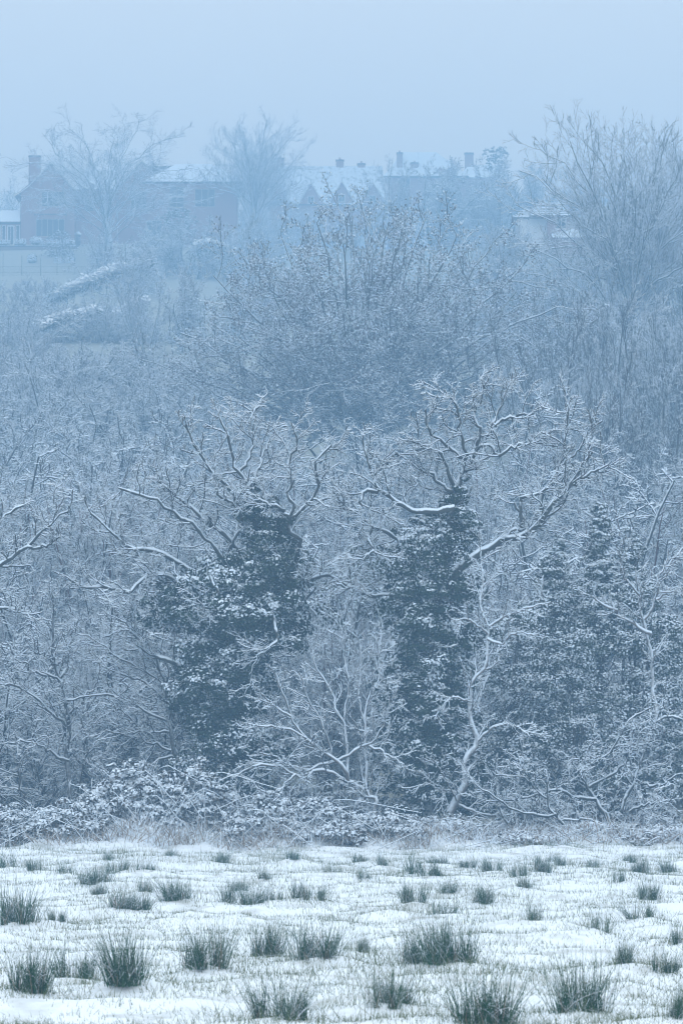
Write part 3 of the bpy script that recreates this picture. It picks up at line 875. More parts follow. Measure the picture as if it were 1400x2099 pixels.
TWC = [dict(dens=3.6, tr=(0.15, 1), length=-1.2, ang=0.95, npts=8, wig=0.34, trop=0.0, rfac=0.5, rtip=0.013, rmax=0.03, sides=4, snow=0.022, shrink=0.3),
       dict(per=7, tr=(0.12, 1), length=0.5, ang=0.9, npts=6, wig=0.42, trop=0.0, rfac=0.7, rtip=0.012, snow=0.016),
       dict(per=3, tr=(0.1, 1), length=0.5, ang=0.8, npts=4, wig=0.42, trop=0.0, rfac=0.8, rtip=0.010, snow=0.012)]
hero('contorted_willow', (1245, 1690), 96.6, [
    ([(1250, 1692), (1227, 1653), (1208, 1617), (1200, 1594), (1204, 1546), (1215, 1505), (1205, 1470)], 5.5, 2, 0.3),
    ([(1222, 1640), (1176, 1633), (1141, 1619), (1105, 1625), (1058, 1643), (1020, 1640)], 4, 1.4, -0.9),
    ([(1208, 1614), (1243, 1594), (1275, 1575), (1300, 1540), (1310, 1500)], 4, 1.5, -0.3),
    ([(1202, 1570), (1240, 1550), (1270, 1510), (1300, 1470), (1340, 1450)], 3.5, 1.5, -0.8),
    ([(1215, 1630), (1185, 1580), (1195, 1575), (1190, 1600)], 3, 1.5, -1.2),
    ([(1275, 1660), (1300, 1600), (1320, 1540), (1345, 1480), (1360, 1420)], 4.5, 1.6, 0.5),
    ([(1300, 1600), (1340, 1610), (1390, 1590)], 3, 1.4, -0.6, 0.3),
    ([(1345, 1480), (1385, 1470), (1420, 1500)], 3, 1.4, -0.4, 0.4),
    ([(1290, 1665), (1330, 1650), (1380, 1640)], 3, 1.4, -1.0),
], TWC, (M['bark'], M['bark_frost']), 69, 'contorted willow with curling white twigs at the right field edge', npts=14, snow=0.03, sides=6)

hero('leaning_scrub_tree', (1176, 1720), 95.6, [
    ([(1180, 1722), (1153, 1688), (1133, 1664), (1120, 1640), (1125, 1600)], 4.5, 2, 0),
    ([(1140, 1670), (1100, 1672), (1050, 1655), (1010, 1630), (975, 1610)], 3, 1.3, -0.4),
    ([(1150, 1685), (1200, 1680), (1240, 1700)], 2.6, 1.3, -0.6),
    ([(1125, 1640), (1080, 1600), (1050, 1560)], 2.4, 1.2, -0.5),
    ([(1042, 1690), (1027, 1664), (1020, 1640), (1015, 1600), (1020, 1560)], 3.5, 1.5, 0.4),
    ([(1042, 1690), (1060, 1640), (1065, 1580), (1070, 1520)], 3, 1.4, 0.6),
], TWF, (M['bark'], M['bark_frost']), 71, 'small leaning scrub tree arching over the bank right of the curved stem', npts=12, snow=0.025, sides=6)

hero('dark_stemmed_tree', (370, 1590), 100.2, [
    ([(372, 1592), (365, 1570), (352, 1520), (345, 1460), (342, 1410), (320, 1365), (300, 1330), (290, 1280)], 5, 1.5, 0),
    ([(380, 1590), (370, 1560), (367, 1500), (357, 1450), (350, 1400), (335, 1340)], 4, 1.5, 0.4),
    ([(358, 1555), (320, 1560), (270, 1577), (220, 1590)], 3, 1.3, -0.9),
    ([(347, 1502), (300, 1500), (260, 1505), (215, 1500)], 2.8, 1.2, -0.8),
    ([(352, 1540), (300, 1520), (275, 1480), (250, 1460)], 2.8, 1.2, -0.4),
    ([(346, 1480), (290, 1455), (240, 1435), (190, 1427), (130, 1435)], 3, 1.2, -1.0),
    ([(344, 1440), (300, 1400), (255, 1385), (200, 1360)], 2.8, 1.2, -0.3),
    ([(342, 1410), (290, 1370), (230, 1340), (180, 1300)], 2.8, 1.2, 0.2),
    ([(330, 1380), (310, 1330), (270, 1290), (240, 1270)], 2.5, 1.2, -0.7),
    ([(357, 1450), (390, 1430), (410, 1400)], 2.2, 1.2, -0.8),
], TWF, (M['bark_dark'], M['bark_frost']), 73, 'dark stemmed tree with long level branches left of the broad ivy tree', npts=14, snow=0.022, sides=6)

hero('dark_hawthorn', (140, 1640), 99.8, [
    ([(142, 1640), (140, 1560), (140, 1490), (135, 1450), (125, 1390), (112, 1350), (107, 1275), (110, 1220)], 6, 1.8, 0),
    ([(138, 1500), (120, 1475), (85, 1440), (47, 1415), (10, 1400)], 4.5, 1.6, -0.5),
    ([(128, 1400), (105, 1385), (70, 1380), (40, 1350)], 3.5, 1.5, -0.4),
    ([(125, 1390), (140, 1330), (150, 1290)], 3.5, 1.5, 0.3),
    ([(118, 1365), (90, 1340), (65, 1335)], 3.2, 1.5, -0.7),
    ([(140, 1560), (100, 1540), (60, 1520), (20, 1525)], 3.5, 1.5, -0.6),
    ([(138, 1470), (165, 1440), (200, 1400)], 3, 1.4, -0.3),
    ([(60, 1650), (40, 1590), (45, 1540), (80, 1500)], 4, 1.6, -0.2),
], TWF, (M['bark_dark'], M['bark_frost']), 79, 'dark twisted hawthorn at the left field edge', npts=14, snow=0.025, sides=6, jig=0.05)

hero('overhanging_edge_tree', (-170, 1700), 97.5, [
    ([(-170, 1700), (-165, 1500), (-150, 1300), (-120, 1150), (-110, 1040)], 14, 5, 0),
    ([(-130, 1230), (-60, 1190), (0, 1157), (30, 1140), (52, 1125), (70, 1105), (90, 1090), (120, 1060), (140, 1050)], 7, 2, -0.6),
    ([(-120, 1150), (-50, 1110), (0, 1070), (22, 1050), (45, 1040)], 6, 2, 0.3),
    ([(52, 1125), (90, 1120), (130, 1100)], 3, 1.6, -1.0, -0.4),
    ([(-140, 1300), (-60, 1270), (0, 1245), (40, 1250), (60, 1270)], 5, 1.8, -0.6),
], TW, (M['bark'], M['bark_frost']), 75, 'snow lined branches of a tree reaching in at the left edge')

hero('forked_pale_tree', (1330, 1420), 101.0, [
    ([(1345, 1480), (1340, 1400), (1335, 1330), (1320, 1270), (1310, 1220), (1300, 1160)], 5, 2, 0),
    ([(1335, 1300), (1290, 1275), (1250, 1250), (1215, 1225)], 4, 1.6, -0.5),
    ([(1320, 1270), (1345, 1230), (1355, 1180), (1370, 1130)], 4, 1.6, -0.3),
    ([(1345, 1230), (1385, 1215), (1420, 1240)], 3, 1.5, -0.8, -0.2),
    ([(1355, 1180), (1395, 1130), (1430, 1080)], 3, 1.5, 0.3, -0.2),
    ([(1310, 1220), (1280, 1180), (1270, 1130)], 3, 1.4, -0.4),
], TWF, (M['bark_pale'], M['bark_frost']), 77, 'forked pale stemmed tree in front of the hollies at right', npts=12)

# ---- evergreen columns and hollies on the right
def evergreen(name, px, py_base, d, prof, n_cl, per, seed, label, size=(0.035, 0.07), mat='holly', depth=0.85, group=None, up=0.5, rough=0.25, stems_n=3):
    d = dm(d)
    b0 = at(px, py_base, d)
    b0[2] = min(b0[2], float(hill_z(b0[0], d)))
    root = put(name, None, loc=b0)
    r = np.random.default_rng(seed)
    top = at((prof[0][1] + prof[0][2]) / 2, prof[0][0], d) - b0
    g = Geo()
    P = np.stack([resample([(r.normal() * 0.1, r.normal() * 0.1, -0.3), (top[0] * 0.5 + r.normal() * 0.2, r.normal() * 0.2, top[2] * 0.5), (top[0] + r.normal() * 0.15, r.normal() * 0.1, top[2] * 0.95)], 9) for _ in range(stems_n)])
    R = np.linspace(0.10, 0.02, 9)[None].repeat(stems_n, 0)
    g.tubes(P, R, 6, 0.01)
    C2, R2 = sprout(r, P, R, 26, (0.15, 1), 0.16, 0.9, 5, 0.15, 0.08, 0.5, 0.012)
    g.tubes(C2, R2, 4, 0.012)
    put('trunk', g.mesh('trunk', M['bark_dark']), root)
    ivy_part(root, prof, d, n_cl, per, seed + 1, M[mat], size=size, depth=depth, name='foliage', up=up, rough=rough)
    return tag(root, label, 'tree', group)


evergreen('ivy_column_tree', 1232, 1400, 103, [(1030, 1226, 1238), (1080, 1212, 1252), (1160, 1205, 1262), (1240, 1195, 1268), (1330, 1190, 1275)], 260, 52, 81, 'narrow ivy clothed spire taller than its neighbour at right')
evergreen('ivy_column_tree', 1292, 1400, 102.5, [(1080, 1285, 1298), (1130, 1270, 1312), (1200, 1258, 1325), (1260, 1250, 1335), (1340, 1245, 1340)], 260, 52, 83, 'shorter ivy clothed spire right of the taller spire')
evergreen('ivy_column_tree', 1145, 1420, 104, [(1095, 1138, 1152), (1150, 1115, 1170), (1240, 1095, 1185), (1330, 1085, 1190)], 200, 50, 85, 'frosted ivy clothed trunk beside the long snowy limb')
evergreen('holly_bush', 1180, 1660, 101.5, [(1290, 1150, 1190), (1330, 1110, 1240), (1390, 1070, 1260), (1460, 1055, 1270), (1560, 1065, 1265), (1660, 1080, 1250)], 300, 60, 87, 'large frosted holly mass right of the curved stem', depth=0.5, up=0.7)
evergreen('holly_bush', 1310, 1640, 102, [(1260, 1320, 1370), (1320, 1290, 1410), (1420, 1285, 1430), (1540, 1290, 1430), (1640, 1300, 1420)], 240, 60, 89, 'tall frosted holly at the right edge behind the forked tree', depth=0.5, up=0.6)
evergreen('holly_bush', 1060, 1660, 102.5, [(1240, 1040, 1080), (1300, 1010, 1120), (1400, 990, 1130), (1500, 985, 1120), (1660, 990, 1110)], 240, 48, 91, 'dark holly directly behind the curved stem', depth=0.6, up=0.5)
evergreen('holly_bush', 640, 1300, 103, [(1095, 735, 770), (1140, 715, 800), (1200, 720, 820), (1260, 740, 810)], 130, 32, 93, 'small dark ivy clump left of the tall ivy column', depth=0.8)

# ---- the big oak that keeps its withered leaves
r = np.random.default_rng(101)
OD = dm(182.0)
ob = at(740, 905, OD)
ob[2] = float(hill_z(ob[0], OD))
oak = put('leafy_oak', None, loc=ob)
OL = []
for (ex, ey, dd) in [(380, 700, -3), (430, 590, 2), (480, 500, -2), (560, 430, 2), (640, 400, -2), (720, 385, 3), (800, 400, -4), (880, 385, 2), (960, 430, -3), (1030, 470, 3), (1090, 560, -2), (1150, 660, 2), (1140, 740, -4),
                     (520, 640, -7), (640, 560, -8), (760, 520, -8), (880, 560, -8), (1000, 620, -7), (450, 760, -5), (600, 740, -9), (740, 700, -10), (880, 720, -9), (1010, 740, -7), (680, 450, 6), (860, 460, 6), (560, 540, 6), (1000, 540, 6),
                     (400, 800, -6), (520, 830, -8), (650, 830, -10), (790, 830, -10), (930, 820, -9), (1060, 810, -6), (320, 740, 0), (1210, 700, 0), (330, 650, -4), (1190, 600, -4), (1120, 490, 0), (400, 530, 0),
                     (600, 480, -7), (700, 450, -8), (820, 470, -8), (930, 490, -7), (540, 570, -9), (700, 610, -12), (830, 630, -12), (960, 660, -10), (580, 660, -11), (1060, 660, -7), (460, 670, -8), (760, 400, 8), (640, 500, 9), (920, 520, 9),
                     (1080, 720, -8), (500, 720, -8), (670, 760, -13), (820, 770, -13), (950, 770, -10)]:
    e = at(ex, ey, OD + dd) - ob
    s0 = np.array([0, 0, r.uniform(2.5, 6.0)])
    mid = s0 + (e - s0) * 0.45 + np.array([0, 0, r.uniform(-0.5, 2.0)])
    OL.append(resample([s0, mid, s0 + (e - s0) * 0.9], 12) + r.normal(size=(12, 3)) * 0.12)
P1 = np.stack(OL)
R1 = np.linspace(0.24, 0.05, 12)[None].repeat(len(OL), 0)
g0, g1 = Geo(), Geo()
PT = resample([(0, 0, -0.5), (0.1, 0, 3), (-0.2, 0.2, 7), (0.2, 0, 10)], 10)[None]
g0.tubes(PT, np.linspace(0.6, 0.25, 10)[None], 10, 0)
g0.tubes(P1, R1, 6, 0.03)
P2, R2 = sprout(r, P1, R1, 11, (0.3, 1), -6.0, 1.0, 8, 0.16, 0.03, 0.6, 0.035, rmax=0.11, shrink=0.3)
g0.tubes(P2, R2, 4, 0.025)
P3, R3 = sprout(r, P2, R2, 8, (0.12, 1), 0.5, 0.8, 4, 0.2, 0.04, 0.6, 0.02)
g1.tubes(P3, R3, 3, 0.02)
P4, R4 = sprout(r, P3, R3, 5, (0.1, 1), 0.62, 0.8, 2, 0.2, 0.02, 0.7, 0.016)
g1.tubes(P4, R4, 3, 0.018)
put('trunk', g0.mesh('trunk', M['bark_dark']), oak)
put('crown', g1.mesh('crown', M['bark_dark']), oak, kind='stuff')
gl = Geo()
tips = np.concatenate([P4[:, 1], 0.5 * (P4[:, 0] + P4[:, 1]), P3[:, 2]])
tips = tips[r.random(len(tips)) < 0.6]
who = np.repeat(np.arange(len(tips)), 2)
Cc = tips[who] + r.normal(size=(len(who), 3)) * 0.2
gl.leaves(Cc, r.normal(size=Cc.shape) * 0.8 + np.array([0, 0, 0.35]), r.uniform(0.07, 0.13, len(who)), r)
put('leaves', gl.mesh('leaves', M['oakleaf'], False), oak, kind='stuff')
tag(oak, 'huge rounded oak still holding withered leaves above the thicket', 'tree')

# ---- single trees round the houses
def single(key, px, d, hpx, ref_h, label, name, rot=0.0, sx=1.0, group=None, dz=0.0):
    d = dm(d)
    x = (px - 700) / F * d
    place(key, x, d, hpx / (F / d), rot, label, 'tree', group, sx=sx, name=name)


single('garden', 215, 274, 330, 11.5, 'wide bare tree with twisting limbs in front of the gabled brick house', 'wide_garden_tree', 0.6, 1.2)
single('fan1', 520, 290, 290, 12.0, 'fan shaped bare tree between the hipped house and the long gabled roof', 'fan_shaped_tree', 1.0, 1.0)
single('fan1', 1295, 206, 630, 12.0, 'tall fan shaped bare tree rising against the mist at right', 'tall_fan_tree', 2.2, 1.0)
single('fan1', 1405, 210, 560, 12.0, 'tall bare tree cut by the right edge of the view', 'tall_edge_tree', 4.0, 1.0)
single('garden', 20, 318, 260, 11.5, 'ghostly bare tree behind the left house chimney', 'misty_tree', 2.0, 0.9)
single('garden', 720, 362, 240, 11.5, 'ghostly tree rising behind the long gabled roof', 'misty_tree', 3.1, 1.1)
single('garden', 830, 372, 235, 11.5, 'ghostly tree behind the pale hipped roof', 'misty_tree', 4.4, 1.1)
single('fan1', 330, 335, 270, 12.0, 'ghostly tree behind the hipped brick house', 'misty_tree', 5.1, 1.0)
single('spread1', 640, 345, 170, 11, 'ghostly low tree beside the roof chimney', 'misty_tree', 1.7, 1.0)
single('scrub1', 255, 250, 150, 5.0, 'many stemmed bare shrub tree above the diagonal hedge', 'shrub_tree', 0.3, 1.0)
single('thicket1', 265, 240, 150, 7.5, 'bare forked tree standing on the snowy hedge bank', 'bank_tree', 1.3, 1.2)
single('spread1', 500, 250, 200, 11, 'hazy bare tree at the left shoulder of the oak', 'hazy_tree', 2.3, 1.0)
single('thicket2', 1065, 236, 200, 7.5, 'hazy bare tree at the right shoulder of the oak', 'hazy_tree', 0.9, 1.1)
single('spread1', 165, 139, 300, 11, 'broad pale limbed tree on the left slope above the thicket', 'pale_slope_tree', 3.6, 1.2)
single('spread1', 55, 158, 270, 11, 'snow limbed tree standing out on the far left slope', 'slope_tree', 1.1, 1.1)
single('spread1', 305, 172, 230, 11, 'hazy limbed tree left of the lower oak crown', 'slope_tree', 4.9, 1.2)
single('spread1', 130, 186, 210, 11, 'hazy limbed tree under the lower short hedge', 'slope_tree', 2.7, 1.2)
single('spread1', 250, 203, 200, 11, 'hazy limbed tree between hedges and oak', 'slope_tree', 0.4, 1.1)
single('fan1', 1180, 168, 330, 12, 'fine twigged fan tree at the right foot of the oak', 'slope_fan_tree', 0.4, 0.9)
single('fan1', 1360, 176, 400, 12, 'fine twigged fan tree high on the right slope', 'slope_fan_tree', 3.4, 0.9)
single('spread1', 470, 137, 330, 11, 'crooked pale limbed tree just above the broad ivy tree', 'crooked_slope_tree', 5.6, 1.1)

evergreen('dark_evergreen', 370, 500, 272, [(428, 350, 385), (445, 325, 405), (470, 315, 410), (500, 320, 405)], 160, 30, 151, 'dark evergreen bush below the balcony window', size=(0.12, 0.22), depth=0.7)
evergreen('flat_topped_pine', 1010, 420, 305, [(302, 990, 1040), (312, 978, 1055), (326, 990, 1040), (350, 1000, 1030)], 80, 30, 153, 'flat topped dark pine on the ridge beside the far chimney', size=(0.12, 0.24), depth=0.8)
evergreen('garden_shrub', 130, 492, 279.2, [(472, 118, 132), (480, 107, 143), (490, 104, 145)], 60, 26, 155, 'dark shrub heaped with snow under the bay window', size=(0.08, 0.14), mat='bramble')
evergreen('garden_shrub', 120, 526, 279, [(501, 88, 152), (512, 86, 154), (526, 92, 150)], 110, 26, 157, 'dark climbing shrub over the garden wall', size=(0.08, 0.15), mat='bramble')

# ------------------------------------------------------------------ houses
def house_frame(px, py, d):
    d = dm(d)
    s = F / d
    b = at(px, py, d)
    return b, s, (lambda x: (x - px) / s), (lambda y: (py - y) / s)


def window(parent, x0, x1, z0, z1, y, lights, mat='stone', transom=None, fw=0.13):
    """stone framed window standing in the wall face at y (front is -y)"""
    s_ = Shape()
    s_.box(x0, x1, y - 0.10, y + 0.05, z0 - 0.14, z0).box(x0, x1, y - 0.08, y + 0.05, z1, z1 + 0.14)
    s_.box(x0 - 0.14, x0, y - 0.08, y + 0.05, z0 - 0.14, z1 + 0.14).box(x1, x1 + 0.14, y - 0.08, y + 0.05, z0 - 0.14, z1 + 0.14)
    w = (x1 - x0) / lights
    for i in range(1, lights):
        s_.box(x0 + i * w - fw / 2, x0 + i * w + fw / 2, y - 0.07, y + 0.05, z0, z1)
    o = s_.build('window', M[mat], parent)
    for i in range(lights):
        a, b_ = x0 + i * w + (fw / 2 if i else 0), x0 + (i + 1) * w - (fw / 2 if i < lights - 1 else 0)
        Shape().box(a, b_, y - 0.025, y + 0.02, z0, z1).build('pane', M['pane'], o)
    return o


# left gabled brick house
b, s, X, Z = house_frame(98, 503, 286)
h1 = put('gabled_brick_house', None, loc=b)
wallp = [(X(42), 0), (X(155), 0), (X(155), Z(392)), (X(103), Z(333)), (X(42), Z(387))]
Shape().prism(wallp, 0, 9).build('wall', M['brick'], h1)
prof_l = [(X(27), Z(396)), (X(40), Z(389)), (X(56), Z(377)), (X(75), Z(358)), (X(103), Z(327))]
prof_r = [(X(103), Z(327)), (X(130), Z(357)), (X(150), Z(381)), (X(165), Z(400))]
Shape().slab(prof_l, -0.35, 9.3, 0.12).build('roof', M['slate'], h1)
Shape().slab(prof_r, -0.35, 9.3, 0.12).build('roof', M['slate'], h1)
for pf in (prof_l, prof_r):
    Shape().slab([(x, z - 0.125) for x, z in pf], -0.42, -0.30, 0.28).build('bargeboard', M['white'], h1)
window(h1, X(85), X(131), Z(420), Z(390), 0, 4)
Shape().box(X(70), X(137), -0.9, 0, Z(440), Z(437)).build('bay_roof', M['slate'], h1)
Shape().box(X(72), X(135), -0.8, 0.0, 0, Z(485)).box(X(72), X(135), -0.8, 0, Z(447), Z(440)).build('bay_wall', M['brick'], h1)
window(h1, X(75), X(132), Z(484), Z(449), -0.8, 5)
for xx in (41, 154):
    Shape().box(X(xx) - 0.05, X(xx) + 0.05, -0.12, -0.02, 0, Z(395)).build('drainpipe', M['dark'], h1)
ch = Shape().box(X(55), X(79), 2, 3.2, Z(385), Z(313)).build('chimney', M['brick'], h1)
Shape().box(X(54), X(80), 1.95, 3.25, Z(313), Z(309)).build('snow_cap', M['slate'], ch)
Shape().box(X(-25), X(41.5), 0.6, 5.6, 0, Z(454)).build('extension_wall', M['brick'], h1)
ext = [(X(-30), Z(455)), (X(0), Z(450)), (X(22), Z(440)), (X(41.8), Z(428))]
Shape().add([(X(-30), 0.3, Z(453)), (X(41.6), 0.3, Z(453)), (X(41.6), 3.0, Z(428) + 0.5), (X(-2), 3.0, Z(428) + 0.5), (X(-30), 5.8, Z(453)), (X(41.6), 5.8, Z(453)), (X(-30), 0.3, Z(455)), (X(41.6), 0.3, Z(455)), (X(-30), 5.8, Z(455)), (X(41.6), 5.8, Z(455))],
            [(0, 1, 2, 3), (0, 3, 4), (3, 2, 5, 4), (6, 7, 1, 0), (8, 6, 0, 4), (7, 6, 8, 9), (1, 7, 9, 5), (1, 5, 2)]).build('extension_roof', M['slate'], h1)
Shape().box(X(-30), X(41.4), 0.2, 0.29, Z(457), Z(452)).build('gutter', M['dark'], h1)
window(h1, X(-18), X(-2), Z(490), Z(460), 0.6, 2, 'white')
window(h1, X(3), X(9), Z(490), Z(460), 0.6, 1, 'white')
dr = Shape().box(X(13), X(28), 0.52, 0.62, 0, Z(459)).build('door', M['white'], h1)
Shape().box(X(15), X(20), 0.49, 0.515, 0.4, Z(462)).build('pane', M['pane'], dr)
Shape().box(X(21), X(26), 0.49, 0.515, 0.4, Z(462)).build('pane', M['pane'], dr)
window(h1, X(32), X(38), Z(490), Z(460), 0.6, 1, 'white')
# recessed range behind the tree
Shape().box(X(155.3), X(236), 3.0, 9, 0, Z(378)).build('range_wall', M['brick'], h1)
Shape().add([(X(155.5), 2.6, Z(380)), (X(236), 2.6, Z(380)), (X(236), 6, Z(338) + 0.7), (X(155.5), 6, Z(338) + 0.7), (X(236), 9.4, Z(380)), (X(155.5), 9.4, Z(380)), (X(155.5), 2.6, Z(382)), (X(236), 2.6, Z(382))],
            [(0, 1, 2, 3), (3, 2, 4, 5), (6, 7, 1, 0)]).build('range_roof', M['slate'], h1)
window(h1, X(172), X(190), Z(425), Z(398), 3.0, 2)
window(h1, X(205), X(225), Z(425), Z(398), 3.0, 2)
tag(h1, 'red brick house with steep snowy gable, tall chimney and bay window at left', 'house')

# hipped brick house with a balcony window
b, s, X, Z = house_frame(390, 500, 290)
h2 = put('hipped_brick_house', None, loc=b)
Shape().prism([(X(238), 0), (X(330), 0), (X(330), Z(375)), (X(287), Z(325)), (X(238), Z(378))], 2.5, 11).build('gable_wall', M['brick'], h2)
Shape().slab([(X(228), Z(388)), (X(258), Z(350)), (X(287), Z(318))], 2.1, 11.3, 0.12).build('roof', M['slate'], h2)
Shape().slab([(X(287), Z(318)), (X(310), Z(343)), (X(338), Z(380))], 2.1, 11.3, 0.12).build('roof', M['slate'], h2)
for pf in ([(X(228), Z(388)), (X(258), Z(350)), (X(287), Z(318))], [(X(287), Z(318)), (X(310), Z(343)), (X(338), Z(380))]):
    Shape().slab([(x, z - 0.125) for x, z in pf], 2.03, 2.15, 0.3).build('bargeboard', M['white'], h2)
Shape().slab([(X(286), Z(322)), (X(360), Z(320))], 8.0, 8.4, 0.3).build('ridge', M['slate'], h2)
Shape().prism([(X(290), Z(360)), (X(366), Z(360)), (X(360), Z(320)), (X(289), Z(320))], 8.4, 8.9).build('rear_roof', M['tile'], h2)
Shape().box(X(299), X(486), 0.4, 9, 0, Z(370)).build('wall', M['brick'], h2)
Shape().hip(X(290), X(499), 0, 9.4, Z(368), X(357), X(432), Z(331)).build('hipped_roof', M['slate'], h2)
Shape().box(X(290), X(499), -0.1, -0.01, Z(372), Z(368.3)).build('gutter', M['dark'], h2)
window(h2, X(347), X(376), Z(421), Z(379), 0.4, 2)
bal = put('balcony', None, h2)
Shape().box(X(342), X(381), -0.35, 0.28, Z(424), Z(422)).build('balcony_floor', M['stone'], bal)
Shape().box(X(342), X(381), -0.35, -0.29, Z(402), Z(400)).build('handrail', M['white'], bal)
for i in range(14):
    xx = X(343) + i * (X(380) - X(343)) / 13
    Shape().box(xx - 0.015, xx + 0.015, -0.335, -0.305, Z(422), Z(402)).build('baluster', M['dark'], bal)
window(h2, X(266), X(300), Z(420), Z(384), 2.5, 3)
window(h2, X(400), X(440), Z(420), Z(384), 0.4, 3)
window(h2, X(300), X(330), Z(485), Z(450), 0.4, 3)
tag(h2, 'brick house with wide snowy hipped roof and iron balcony window', 'house')

# long roof with three gablets
b, s, X, Z = house_frame(665, 470, 312)
h3 = put('long_gabled_house', None, loc=b)
Shape().box(X(552), X(790), 0.4, 10, 0, Z(412)).build('wall', M['brick'], h3)
Shape().add([(X(546), 0, Z(416)), (X(796), 0, Z(416)), (X(786), 5.2, Z(336) + 1.05), (X(570), 5.2, Z(336) + 1.05), (X(796), 10.4, Z(416)), (X(546), 10.4, Z(416)), (X(546), 0, Z(419)), (X(796), 0, Z(419))],
            [(0, 1, 2, 3), (3, 2, 4, 5), (0, 3, 5), (1, 4, 2), (6, 7, 1, 0)]).build('roof', M['slate'], h3)
for gx, gz, hw in ((570, 371, 26), (637, 370, 28), (701, 367, 28), (765, 368, 28)):
    base = gz + 46
    Shape().prism([(X(gx - hw + 4), Z(base)), (X(gx + hw - 4), Z(base)), (X(gx), Z(gz + 3))], 0.0, 3.2).build('gable', M['brick'], h3)
    for sgn in (-1, 1):
        pf = [(X(gx), Z(gz)), (X(gx + sgn * hw), Z(base))]
        if sgn < 0:
            pf = pf[::-1]
        Shape().slab(pf, -0.3, 4.2, 0.1).build('gable_roof', M['slate'], h3)
        Shape().slab([(x, z - 0.105) for x, z in pf], -0.38, -0.26, 0.34).build('bargeboard', M['white'], h3)
    window(h3, X(gx - 6), X(gx + 6), Z(base - 2), Z(base - 16), 0.0, 2, 'white', fw=0.08)
    Shape().box(X(gx) - 0.06, X(gx) + 0.06, -0.35, -0.23, Z(gz) - 0.1, Z(gz - 5)).build('finial', M['dark'], h3)
for cx, ct, cb in ((572, 318, 345), (697, 322, 342), (742, 330, 344)):
    c_ = Shape().box(X(cx - 8), X(cx + 8), 5, 6.2, Z(cb), Z(ct + 3) + 1.0).build('chimney', M['brick'], h3)
    Shape().box(X(cx - 9), X(cx + 9), 4.9, 6.3, Z(ct + 3) + 1.0, Z(ct) + 1.0).build('snow_cap', M['slate'], c_)
    Shape().box(X(cx - 2), X(cx + 2), 5.4, 5.8, Z(ct) + 1.0, Z(ct - 5) + 1.0).build('chimney_pot', M['brick'], c_)
tag(h3, 'long snowy roof with a row of white edged pointed gables above the oak', 'house')

# pale hipped roof farther back
b, s, X, Z = house_frame(870, 440, 330)
h4 = put('pale_roofed_house', None, loc=b)
Shape().box(X(800), X(945), 0.4, 9.6, 0, Z(361)).build('wall', M['brick'], h4)
Shape().hip(X(786), X(962), -0.6, 10, Z(358), X(826), X(896), Z(308)).build('roof', M['slate'], h4)
for cx, ct, cb, w in ((819, 306, 345, 6), (850, 327, 350, 8)):
    c_ = Shape().box(X(cx - w), X(cx + w), 1.2, 2.4, Z(cb), Z(ct + 3)).build('chimney', M['brick'], h4)
    Shape().box(X(cx - w - 1), X(cx + w + 1), 1.1, 2.5, Z(ct + 3), Z(ct)).build('snow_cap', M['slate'], c_)
    Shape().box(X(cx - 2), X(cx + 2), 1.6, 2.0, Z(ct), Z(ct - 4)).build('chimney_pot', M['brick'], c_)
Shape().box(X(858) - 0.03, X(858) + 0.03, 1.5, 1.56, Z(345), Z(303)).build('aerial_mast', M['dark'], h4)
d_ = Shape().prism([(X(893), Z(349)), (X(913), Z(349)), (X(903), Z(338))], -0.1, 2.5).build('dormer', M['brick'], h4)
window(h4, X(820), X(840), Z(380), Z(362), 0.4, 2, 'white')
tag(h4, 'house with big pale hipped roof and two chimneys in the mist', 'house')

b, s, X, Z = house_frame(963, 420, 335)
h6 = put('far_house', None, loc=b)
Shape().box(X(945), X(1040), 0.4, 8, 0, Z(362)).build('wall', M['brick'], h6)
Shape().hip(X(940), X(1046), 0, 8.4, Z(361), X(962), X(1020), Z(335)).build('roof', M['slate'], h6)
c_ = Shape().box(X(954), X(972), 3.6, 4.8, Z(345), Z(313) + 0.8).build('chimney', M['brick'], h6)
Shape().box(X(953), X(973), 3.5, 4.9, Z(313) + 0.8, Z(309) + 0.8).build('snow_cap', M['slate'], c_)
tag(h6, 'barely visible house with one square chimney beside the flat pine', 'house')

# tiled bungalow on the right
b, s, X, Z = house_frame(1150, 505, 252)
h5 = put('tiled_bungalow', None, loc=b)


def tiled_hip(parent, x0, x1, y0, y1, z0, rx0, rx1, zr, courses=7):
    rf = Shape().hip(x0, x1, y0, y1, z0, rx0, rx1, zr).build('roof', M['tile'], parent)
    st_ = Shape()
    ym = 0.5 * (y0 + y1)
    zr = zr + (ym - y0) * 0.2
    for i in range(courses):
        t0 = i / courses
        xa, xb = x0 + (rx0 - x0) * t0, x1 + (rx1 - x1) * t0
        yy, zz = y0 + (ym - y0) * t0, z0 + (zr - z0) * t0
        st_.box(xa, xb, yy - 0.05, yy + 0.10, zz - 0.02, zz + 0.06)
    st_.build('tile_courses', M['slate'], rf, kind='stuff')
    hp = Shape()
    for a, c2 in (((x0, y0, z0), (rx0, ym, zr)), ((x1, y0, z0), (rx1, ym, zr)), ((rx0, ym, zr), (rx1, ym, zr))):
        a, c2 = np.array(a), np.array(c2)
        t_ = norm(c2 - a)
        sd = norm(np.cross(t_, [0, 0, 1])) * 0.14
        u_ = np.array([0, 0, 0.14])
        V = [a - sd, a + sd, a + sd * 0.6 + u_, a - sd * 0.6 + u_, c2 - sd, c2 + sd, c2 + sd * 0.6 + u_, c2 - sd * 0.6 + u_]
        hp.add(V, [(0, 1, 2, 3), (7, 6, 5, 4), (0, 4, 5, 1), (1, 5, 6, 2), (2, 6, 7, 3), (3, 7, 4, 0)])
    hp.build('snowy_ridge', M['slate'], rf)
    return rf


